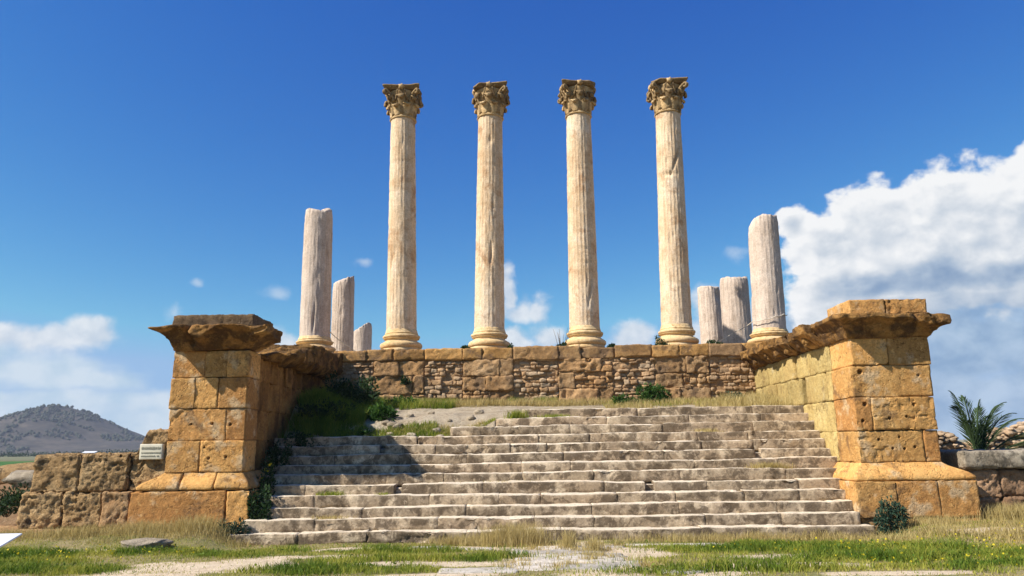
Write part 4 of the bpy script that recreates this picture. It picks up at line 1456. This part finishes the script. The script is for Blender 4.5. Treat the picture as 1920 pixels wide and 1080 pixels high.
mb.add(np.stack([Xb, Yb, Zb], -1).reshape(-1, 3), quads_grid(np.arange(Xb.size).reshape(Xb.shape)))
tag(mb.build('earth_bank', stone('reddish_earth', [(0.20, 0.12, 0.06), (0.32, 0.19, 0.10), (0.42, 0.30, 0.18)], pits=8, pit_depth=0.03, bump=0.05)), kind='structure')
for k in range(24):
    x = random.uniform(-4.6, -1.4)
    y = random.uniform(17.0, 18.4)
    s = random.uniform(0.04, 0.11)
    rock(x, y, float(landing_z(x, y)) + s * 0.3, s, 1.3, 1, 0.8, SLOPE, 'small loose stone on the pale rubble slope above the stairs', 'loose stones on the rubble slope', seed=k + 20)

# ------------------------------------------------------------------ plants
rs = np.random.RandomState(101)


def shrub(name, x, y, z, rx, ry, h, n, size, mat, label, cat='shrub', clumps=16, stems=5, group=None, up=0.4, aspect=0.45, flowers=0):
    t = thing(name, (x, y, z), label, cat, group)
    cc = rs.randn(clumps, 3)
    cc /= np.linalg.norm(cc, axis=1, keepdims=True)
    cc *= (0.35 + 0.60 * rs.rand(clumps, 1))
    cc[:, 2] = np.abs(cc[:, 2])
    cr = 0.20 + 0.22 * rs.rand(clumps)
    k = rs.randint(0, clumps, n)
    d = rs.randn(n, 3)
    d /= np.linalg.norm(d, axis=1, keepdims=True)
    p = cc[k] + d * (cr[k] * (0.55 + 0.5 * rs.rand(n)))[:, None]
    p[:, 2] = np.abs(p[:, 2])
    C = p * np.array([rx, ry, h]) + np.array([x, y, z])
    tone = np.clip(0.45 + 0.28 * rs.randn(clumps)[k] + 0.22 * rs.randn(n), 0, 1)
    m_ = MB()
    leaves(m_, C, size, rs, tone, up, aspect, d)
    m_.build('foliage', mat, t)
    m_ = MB()
    for j in range(stems):
        q = cc[j % clumps] * np.array([rx, ry, h]) * 0.8
        tube(m_, [(x + q[0] * .15, y + q[1] * .15, z - 0.05), (x + q[0] * .5, y + q[1] * .5, z + q[2] * .6), (x + q[0], y + q[1], z + q[2])], [0.012, 0.009, 0.004], 5)
    m_.build('stem', BARK, t)
    if flowers:
        for i in rs.randint(0, n, flowers):
            m_ = MB()
            leaves(m_, np.repeat(C[i:i + 1] + np.array([[0, -0.03, 0.05]]), 4, 0), 0.05, rs, None, 0.5, 0.9)
            m_.build('flower', YELLOW, t)
    return t


def lz(x, y):
    return float(landing_z(x, y))


shrub('shrub', 2.95, 20.3, lz(2.95, 20.3) - 0.03, 0.50, 0.40, 0.52, 2600, 0.075, GREENS, 'round bright green shrub growing at the foot of the podium wall', clumps=26)
shrub('shrub', 2.15, 20.0, lz(2.15, 20.0) - 0.03, 0.42, 0.3, 0.22, 1400, 0.07, GREENS, 'low flat green shrub touching the left of the round one by the podium wall')
shrub('shrub', 5.05, 20.2, lz(5.05, 20.2) - 0.03, 0.34, 0.28, 0.26, 1200, 0.065, BLUEGREEN, 'small dark green shrub in the landing corner near the sunlit flank wall')
shrub('shrub', 6.06, 14.12, -0.02, 0.26, 0.2, 0.55, 1700, 0.06, BLUEGREEN, 'bluish shrub on the end of the bottom step against the sunlit pier')
shrub('shrub', -6.02, 14.30, 0.05, 0.30, 0.12, 0.28, 900, 0.055, BLUEGREEN, 'small bluish weed at the end of the bottom step against the shaded pier', 'weed')
shrub('shrub', -5.20, 19.4, lz(-5.2, 19.4) - 0.1, 0.75, 0.7, 0.95, 3800, 0.09, DARKGREEN, 'large dark bush in the shaded corner of flank wall and podium wall', clumps=30)
shrub('shrub', -5.35, 17.9, lz(-5.35, 17.9) - 0.1, 0.70, 0.6, 0.45, 3000, 0.08, DARKGREEN, 'dark weedy shrub above the stairs in the shade of the flank wall', clumps=24)
shrub('shrub', -4.55, 17.35, lz(-4.55, 17.35) - 0.08, 0.55, 0.4, 0.35, 2200, 0.075, GREENS, 'green weedy shrub at the left end of the top full step', clumps=20)
shrub('shrub', -4.20, 18.2, lz(-4.2, 18.2) - 0.06, 0.45, 0.35, 0.42, 2200, 0.08, GREENS, 'bright green broad leaved shrub half in sun on the left of the rubble slope', clumps=18, aspect=0.6)
shrub('shrub', -4.0, 20.2, lz(-4.0, 20.2) - 0.06, 0.55, 0.35, 0.34, 1800, 0.075, GREENS, 'sprawling green shrub under the podium wall left of the grass strip', clumps=20)
for k, (i, x, w, h, lab) in enumerate(((2, -5.72, .28, .42, 'dark weed trailing over the low stair end by the shaded plinth'), (4, -5.80, .34, .55, 'tall dark weed with yellow flowers climbing the stair end by the shaded pier'),
                                        (7, -5.85, .26, .40, 'dark weed on the middle stair end under the shaded flank wall'), (9, -5.6, .4, .25, 'low dark weed on the upper stair end in the shade'))):
    shrub('weed', x, SY + TR * i + 0.05, SZ + RI * (i + 1) - 0.35, w, 0.25, h + 0.3, 1500, 0.065, DARKGREEN, lab, 'weed', clumps=18, flowers=14 if k == 1 else 0)
shrub('weed', -3.95, 20.93, 3.36, 0.14, 0.08, 0.22, 260, 0.06, DARKGREEN, 'small weed hanging from a joint in the podium wall', 'weed', clumps=6, stems=2)
for (x, y, w, h, lab) in ((0.52, 21.3, .20, .16, 'dark plant with tall dry stalks on the podium left of the third column'), (3.38, 21.35, .24, .34, 'dark rounded bush on the podium left of the fourth column'),
                          (4.95, 21.4, .30, .16, 'low dark plant on the podium right of the fourth column'), (-2.28, 21.4, .14, .14, 'tiny dark plant on the podium left of the second column'),
                          (1.98, 21.4, .16, .13, 'tiny dark plant on the podium right of the third column'), (-0.95, 21.5, .10, .18, 'tiny upright plant on the podium right of the second column')):
    t = shrub('podium_plant', x, y, 4.32, w, 0.2, h, 700, 0.055, DARKGREEN, lab, 'plant', clumps=12)
    if 'stalks' in lab:
        m_ = MB()
        for j in range(9):
            a = rs.uniform(-0.25, 0.25)
            hh = rs.uniform(0.3, 0.62)
            tube(m_, [(x + a * .5, y, 4.34), (x + a, y, 4.34 + hh * .6), (x + a * 1.4, y, 4.34 + hh)], [0.006, 0.005, 0.003], 4)
        m_.build('stalk', BARK, t)

shrub('shrub', -11.45, 15.9, 0.35, 0.55, 0.35, 0.60, 1800, 0.07, DARKGREEN, 'dark shrub under the grey boulder at the left edge', clumps=18)

# palm
pt = thing('young_palm', (9.75, 17.5, 0.0), 'young palm with stiff upright fronds behind the grey capstone', 'palm')
m_ = MB()
tube(m_, [(9.75, 17.5, 0), (9.76, 17.5, 0.5), (9.75, 17.5, 1.1)], [0.24, 0.22, 0.16], 12)
m_.build('trunk', BARK, pt)


def frond(az_, reach, rise, droop, tone0):
    m_ = MB()
    pts = []
    for i in range(15):
        t = i / 14
        r_ = reach * (t ** 1.2)
        z = 1.0 + rise * math.sin(t * 1.5) - droop * t ** 3
        pts.append(np.array([9.75 + r_ * math.cos(az_), 17.5 + r_ * math.sin(az_), z]))
    tube(m_, pts, [0.022 * (1 - 0.8 * i / 14) + 0.004 for i in range(15)], 5, tone0)
    side = np.array([-math.sin(az_), math.cos(az_), 0])
    for j in range(38):
        t = 0.20 + 0.78 * j / 37
        f = t * 14
        i = min(int(f), 13)
        p = pts[i] + (pts[i + 1] - pts[i]) * (f - i)
        d = pts[i + 1] - pts[i]
        d = d / np.linalg.norm(d)
        up_ = np.cross(side, d)
        for sg in (-1, 1):
            L = 0.40 * math.sin(min(1, t * 1.15) * math.pi * 0.85 + 0.35) * rs.uniform(0.85, 1.1)
            q = d * 0.82 + side * sg * 0.58 + up_ * 0.18 + rs.randn(3) * 0.06
            q /= np.linalg.norm(q)
            w = np.cross(q, up_)
            w = w / np.linalg.norm(w) * 0.011
            tip = p + q * L - np.array([0, 0, 0.05 * L])
            mid = p + q * L * 0.45
            m_.add([p, mid + w, tip, mid - w], np.array([[0, 1, 2, 3]]), np.clip(tone0 + 0.25 * rs.randn(), 0, 1))
    m_.build('frond', PALMG, pt)


for (a, re, ri, dr, to) in ((2.9, 0.42, 1.72, 0.0, .45), (2.2, 0.36, 1.50, 0.0, .3), (-0.6, 0.20, 1.50, 0.0, .35), (0.5, 0.30, 1.35, 0.0, .3), (0.05, 0.85, 1.48, 0.05, .65), (1.6, 0.30, 1.62, 0.0, .5), (-0.2, 0.62, 1.42, 0.05, .5), (0.25, 1.25, 1.30, 0.12, .55), (-0.4, 1.0, 1.15, 0.12, .5), (3.4, 0.55, 1.42, 0.05, .4), (0.5, 0.75, 1.25, 0.1, .45),
                            (-2.6, 0.3, 1.1, 0.1, .3), (0.1, 2.3, 1.05, 0.45, .7), (-0.25, 2.7, 0.95, 0.45, .8), (-1.3, 0.3, 1.0, 0.1, .25)):
    frond(a, re, ri, dr, to)

# grass on the ground: far too many blades to count
GRX, GRY = (-13.5, 13.5), (8.9, 15.6)


def blocked(X, Y):
    b_ = (Y > 14.15) & (X > -6.1) & (X < 5.85)
    b_ |= (Y > 14.42) & (X < -7.4) & (X > -10.6) | (Y > 14.52) & (X >= -7.4) & (X < -5.8) | (Y > 14.5) & (X > 5.6) & (X < 8) | (Y > 14.85) & (X >= 7.9)
    return b_


def scatter(n, prob, rng_=None):
    X = rs.uniform(*GRX, n)
    Y = rs.uniform(*GRY, n)
    k = (rs.rand(n) < prob(X, Y)) & ~blocked(X, Y)
    return X[k], Y[k]


dirt = lambda X, Y: np.clip(0.5 + zone(DIRT, X, Y, 0.5, 1.3, 2.0) * 1.6, 0, 1)
green = lambda X, Y: np.clip(0.15 + zone(GREEN, X, Y, 0.8, 1.2, 8.0) * 1.1, 0, 1)
straw = lambda X, Y: np.clip(0.15 + zone(STRAWZ, X, Y, 0.7, 1.0, 13.0) * 1.2, 0, 1)
mb = MB()
X, Y = scatter(380000, lambda X, Y: green(X, Y) * (1 - 0.9 * dirt(X, Y)) * 0.85 + 0.34 * (1 - dirt(X, Y)) + 0.02)
g_ = green(X, Y)
H = (0.035 + 0.085 * g_) * (0.6 + 0.8 * rs.rand(len(X))) * (1 + 0.5 * fbm(np.stack([X * 2, Y * 2, 0 * X], -1), 2))
tn = np.clip(0.33 + 0.35 * (1 - g_) + 0.55 * fbm(np.stack([X * 1.6, Y * 2.2, 0 * X + 4], -1), 2) + 0.16 * rs.randn(len(X)), 0, 1)
blades(mb, X, Y, gz(X, Y) - 0.01, H, np.full(len(X), 0.011), rs, tn, 0.9)
# broad leaved herbs mixed in
X, Y = scatter(60000, lambda X, Y: np.clip(green(X, Y) - 0.3, 0, 1) * (1 - dirt(X, Y)))
leaves(mb, np.stack([X, Y, gz(X, Y) + rs.rand(len(X)) * 0.09], 1), 0.05, rs, np.clip(0.22 + 0.18 * rs.randn(len(X)), 0, 1), 0.5, 0.5)
tag(mb.build('lawn_grass', GRASSM), 'patchy green grass and herbs covering the ground before the stairs', 'grass', kind='stuff')
mb = MB()
X, Y = scatter(300000, lambda X, Y: straw(X, Y) * (1 - 0.9 * dirt(X, Y)) * 0.75 + 0.30 * (1 - dirt(X, Y)) + 0.012)
s_ = straw(X, Y)
H = (0.03 + 0.12 * s_) * (0.4 + rs.rand(len(X))) * (1 + 0.6 * fbm(np.stack([X * 2.3, Y * 2.3, 0 * X + 9], -1), 2))
blades(mb, X, Y, gz(X, Y) - 0.01, H, np.full(len(X), 0.008), rs, np.clip(0.45 + 0.25 * rs.randn(len(X)), 0, 1), 0.8)
for (cx_, cy_, sx_, k, h) in ((-0.75, 13.75, 0.45, 2600, 0.42), (0.15, 13.1, 0.10, 300, 0.35), (-1.6, 13.95, 0.5, 900, 0.25), (0.55, 12.7, 0.12, 260, 0.3), (2.9, 14.0, 1.5, 1800, 0.2), (-6.6, 14.25, 0.5, 1300, 0.34), (-7.6, 14.2, 0.35, 700, 0.28), (-9, 14.2, 1.6, 1500, 0.2),
                           (8.6, 14.6, 0.5, 1500, 0.34), (6.9, 14.25, 0.6, 900, 0.2)):
    X = cx_ + sx_ * rs.randn(k) * 0.6
    Y = cy_ + 0.14 * rs.randn(k)
    blades(mb, X, Y, gz(X, Y) - 0.01, h * (0.45 + 0.6 * rs.rand(k)), np.full(k, 0.007), rs, np.clip(0.6 + 0.22 * rs.randn(k), 0, 1), 0.6)
for k in range(34):
    fx, fy = rs.uniform(-1.0, 1.2), rs.uniform(10.4, 13.3)
    n_ = rs.randint(30, 110)
    X, Y = fx + 0.10 * rs.randn(n_), fy + 0.06 * rs.randn(n_)
    blades(mb, X, Y, gz(X, Y) - 0.01, 0.10 * (0.4 + rs.rand(n_)), np.full(n_, 0.009), rs, np.clip(0.5 + 0.2 * rs.randn(n_), 0, 1), 0.9)
tag(mb.build('dry_grass', STRAW), 'dry straw coloured grass along the foot of the walls and steps', 'grass', kind='stuff')
mb = MB()
fz = lambda X, Y: np.clip(zone([(-9.0, 12.0, 2.6, 0.9), (-6.5, 12.4, 2.0, 0.6), (5.5, 11.8, 3.2, 1.2), (8.5, 13.0, 2.2, 1.2), (3.6, 12.6, 1.6, 0.5), (6.5, 10.5, 3, 0.8)], X, Y, 0.9, 1.5, 5.0), 0, 1)
X, Y = scatter(14000, lambda X, Y: fz(X, Y) * 0.55)
leaves(mb, np.stack([X, Y, gz(X, Y) + 0.05 + 0.08 * rs.rand(len(X))], 1), 0.032, rs, None, 0.2, 0.9)
tag(mb.build('meadow_flowers', YELLOW), 'tiny yellow wild flowers sprinkled through the grass', 'flowers', kind='stuff')

# grass on the landing
gmb, smb = MB(), MB()


def lgrass(m_, n, x0, x1, y0, y1, h, tone, w=0.012, lean=0.8):
    X, Y = rs.uniform(x0, x1, n), rs.uniform(y0, y1, n)
    k = fbm(np.stack([X * 1.7, Y * 2.5, 0 * X + n], -1), 2) > -0.22
    X, Y = X[k], Y[k]
    blades(m_, X, Y, landing_z(X, Y) - 0.02, h * (0.4 + 0.9 * rs.rand(len(X))), np.full(len(X), w), rs, np.clip(tone + 0.2 * rs.randn(len(X)), 0, 1), lean)


lgrass(gmb, 9000, -5.2, -2.4, 19.6, 20.95, 0.20, 0.45)
lgrass(gmb, 5000, -4.6, -2.6, 16.95, 17.7, 0.14, 0.45)
lgrass(gmb, 3500, -2.6, -1.2, 17.0, 17.5, 0.09, 0.6)
lgrass(gmb, 16000, -6.1, -4.4, 17.0, 20.8, 0.30, 0.2)
lgrass(gmb, 6000, -6.1, -5.0, 16.95, 18.6, 0.35, 0.15)
lgrass(gmb, 2500, 1.5, 5.8, 19.2, 20.9, 0.12, 0.6)
lgrass(gmb, 1200, -1.0, 0.3, 20.3, 20.9, 0.24, 0.4)
lgrass(smb, 9000, -3.4, 2.0, 19.7, 20.95, 0.20, 0.5)
lgrass(smb, 9000, 1.5, 5.9, 18.4, 20.95, 0.16, 0.55)
lgrass(smb, 4000, 4.6, 5.9, 18.0, 20.9, 0.30, 0.75)
lgrass(smb, 3000, -3.9, -1.2, 16.95, 17.6, 0.12, 0.4)
lgrass(smb, 2500, -0.6, 5.9, 17.75, 18.2, 0.10, 0.5)
tag(gmb.build('landing_grass', GRASSM), 'green grass growing on the landing under the podium wall', 'grass', kind='stuff')
tag(smb.build('landing_dry_grass', STRAW), 'golden dry grass strip along the foot of the podium wall', 'grass', kind='stuff')
for (x, i, w, k, h, mat, lab) in ((-4.45, 3, .22, 420, .12, GRASSM, 'yellow green tuft on the fourth step near its shaded left end'), (-3.4, 3, .10, 120, .08, GRASSM, 'tiny green tuft on the fourth step right of the larger tuft'),
                                  (4.45, 5, .32, 700, .15, STRAW, 'wide straw coloured tuft on a middle step towards the sunlit wall'), (-0.75, 11, .18, 500, .2, GRASSM, 'green tuft at the broken left end of the upper steps'),
                                  (0.15, 11, .30, 400, .10, GRASSM, 'low green tuft on the second step from the top, left of centre'), (3.5, 9, .22, 240, .10, STRAW, 'small dry tuft on an upper step right of centre'),
                                  (-1.0, 4, .6, 260, .07, STRAW, 'thin dry tuft on a lower step at the centre'), (-4.3, 1, .3, 260, .10, STRAW, 'sparse dry tuft on the second step near its left end')):
    m_ = MB()
    X = x + w * rs.randn(k) * 0.6
    Y = SY + TR * i + 0.04 + TR * rs.rand(k) * 0.8
    blades(m_, X, Y, np.full(k, SZ + RI * (i + 1) - 0.02), h * (0.4 + 0.8 * rs.rand(k)), np.full(k, 0.010), rs, np.clip(0.5 + 0.2 * rs.randn(k), 0, 1), 1.0)
    tag(m_.build('grass_tuft', mat), lab, 'grass tuft')

# ------------------------------------------------------------------ information board at the left edge
sg = thing('information_board', (-7.7, 9.6, 0.0), 'slanted white information board cut off by the left edge', 'sign')
mb = MB()
block(mb, -8.1, -7.10, 9.45, 9.95, 0.50, 0.525, r=0.008, res=0.2, amp=0, chip=0, rot=(0.22, 0, 0.10))
mb.build('panel', WHITE, sg)
for x in (-7.95, -7.45):
    mb = MB()
    tube(mb, [(x, 9.7, -0.1), (x, 9.7, 0.48)], 0.03, 10)
    mb.build('post', STEEL, sg)

# ------------------------------------------------------------------ haze
hb = MB()
x0, x1, y0, y1, z0, z1 = -1300, 900, -60, 1250, -6, 75
hb.add([[x0, y0, z0], [x1, y0, z0], [x1, y1, z0], [x0, y1, z0], [x0, y0, z1], [x1, y0, z1], [x1, y1, z1], [x0, y1, z1]],
       np.array([[3, 2, 1, 0], [4, 5, 6, 7], [0, 1, 5, 4], [1, 2, 6, 5], [2, 3, 7, 6], [3, 0, 4, 7]]))
m = bpy.data.materials.new('haze_air')
m.use_nodes = True
m.node_tree.nodes.remove(m.node_tree.nodes['Principled BSDF'])
pv = m.node_tree.nodes.new('ShaderNodeVolumePrincipled')
pv.inputs['Color'].default_value = (0.80, 0.87, 1.0, 1)
pv.inputs['Density'].default_value = 0.00022
m.node_tree.links.new(pv.outputs[0], m.node_tree.nodes['Material Output'].inputs['Volume'])
hz = hb.build('haze', m, smooth=False)
hz['kind'] = 'stuff'
hz['label'] = 'thin pale blue air that fades the far hill'
hz['category'] = 'haze'
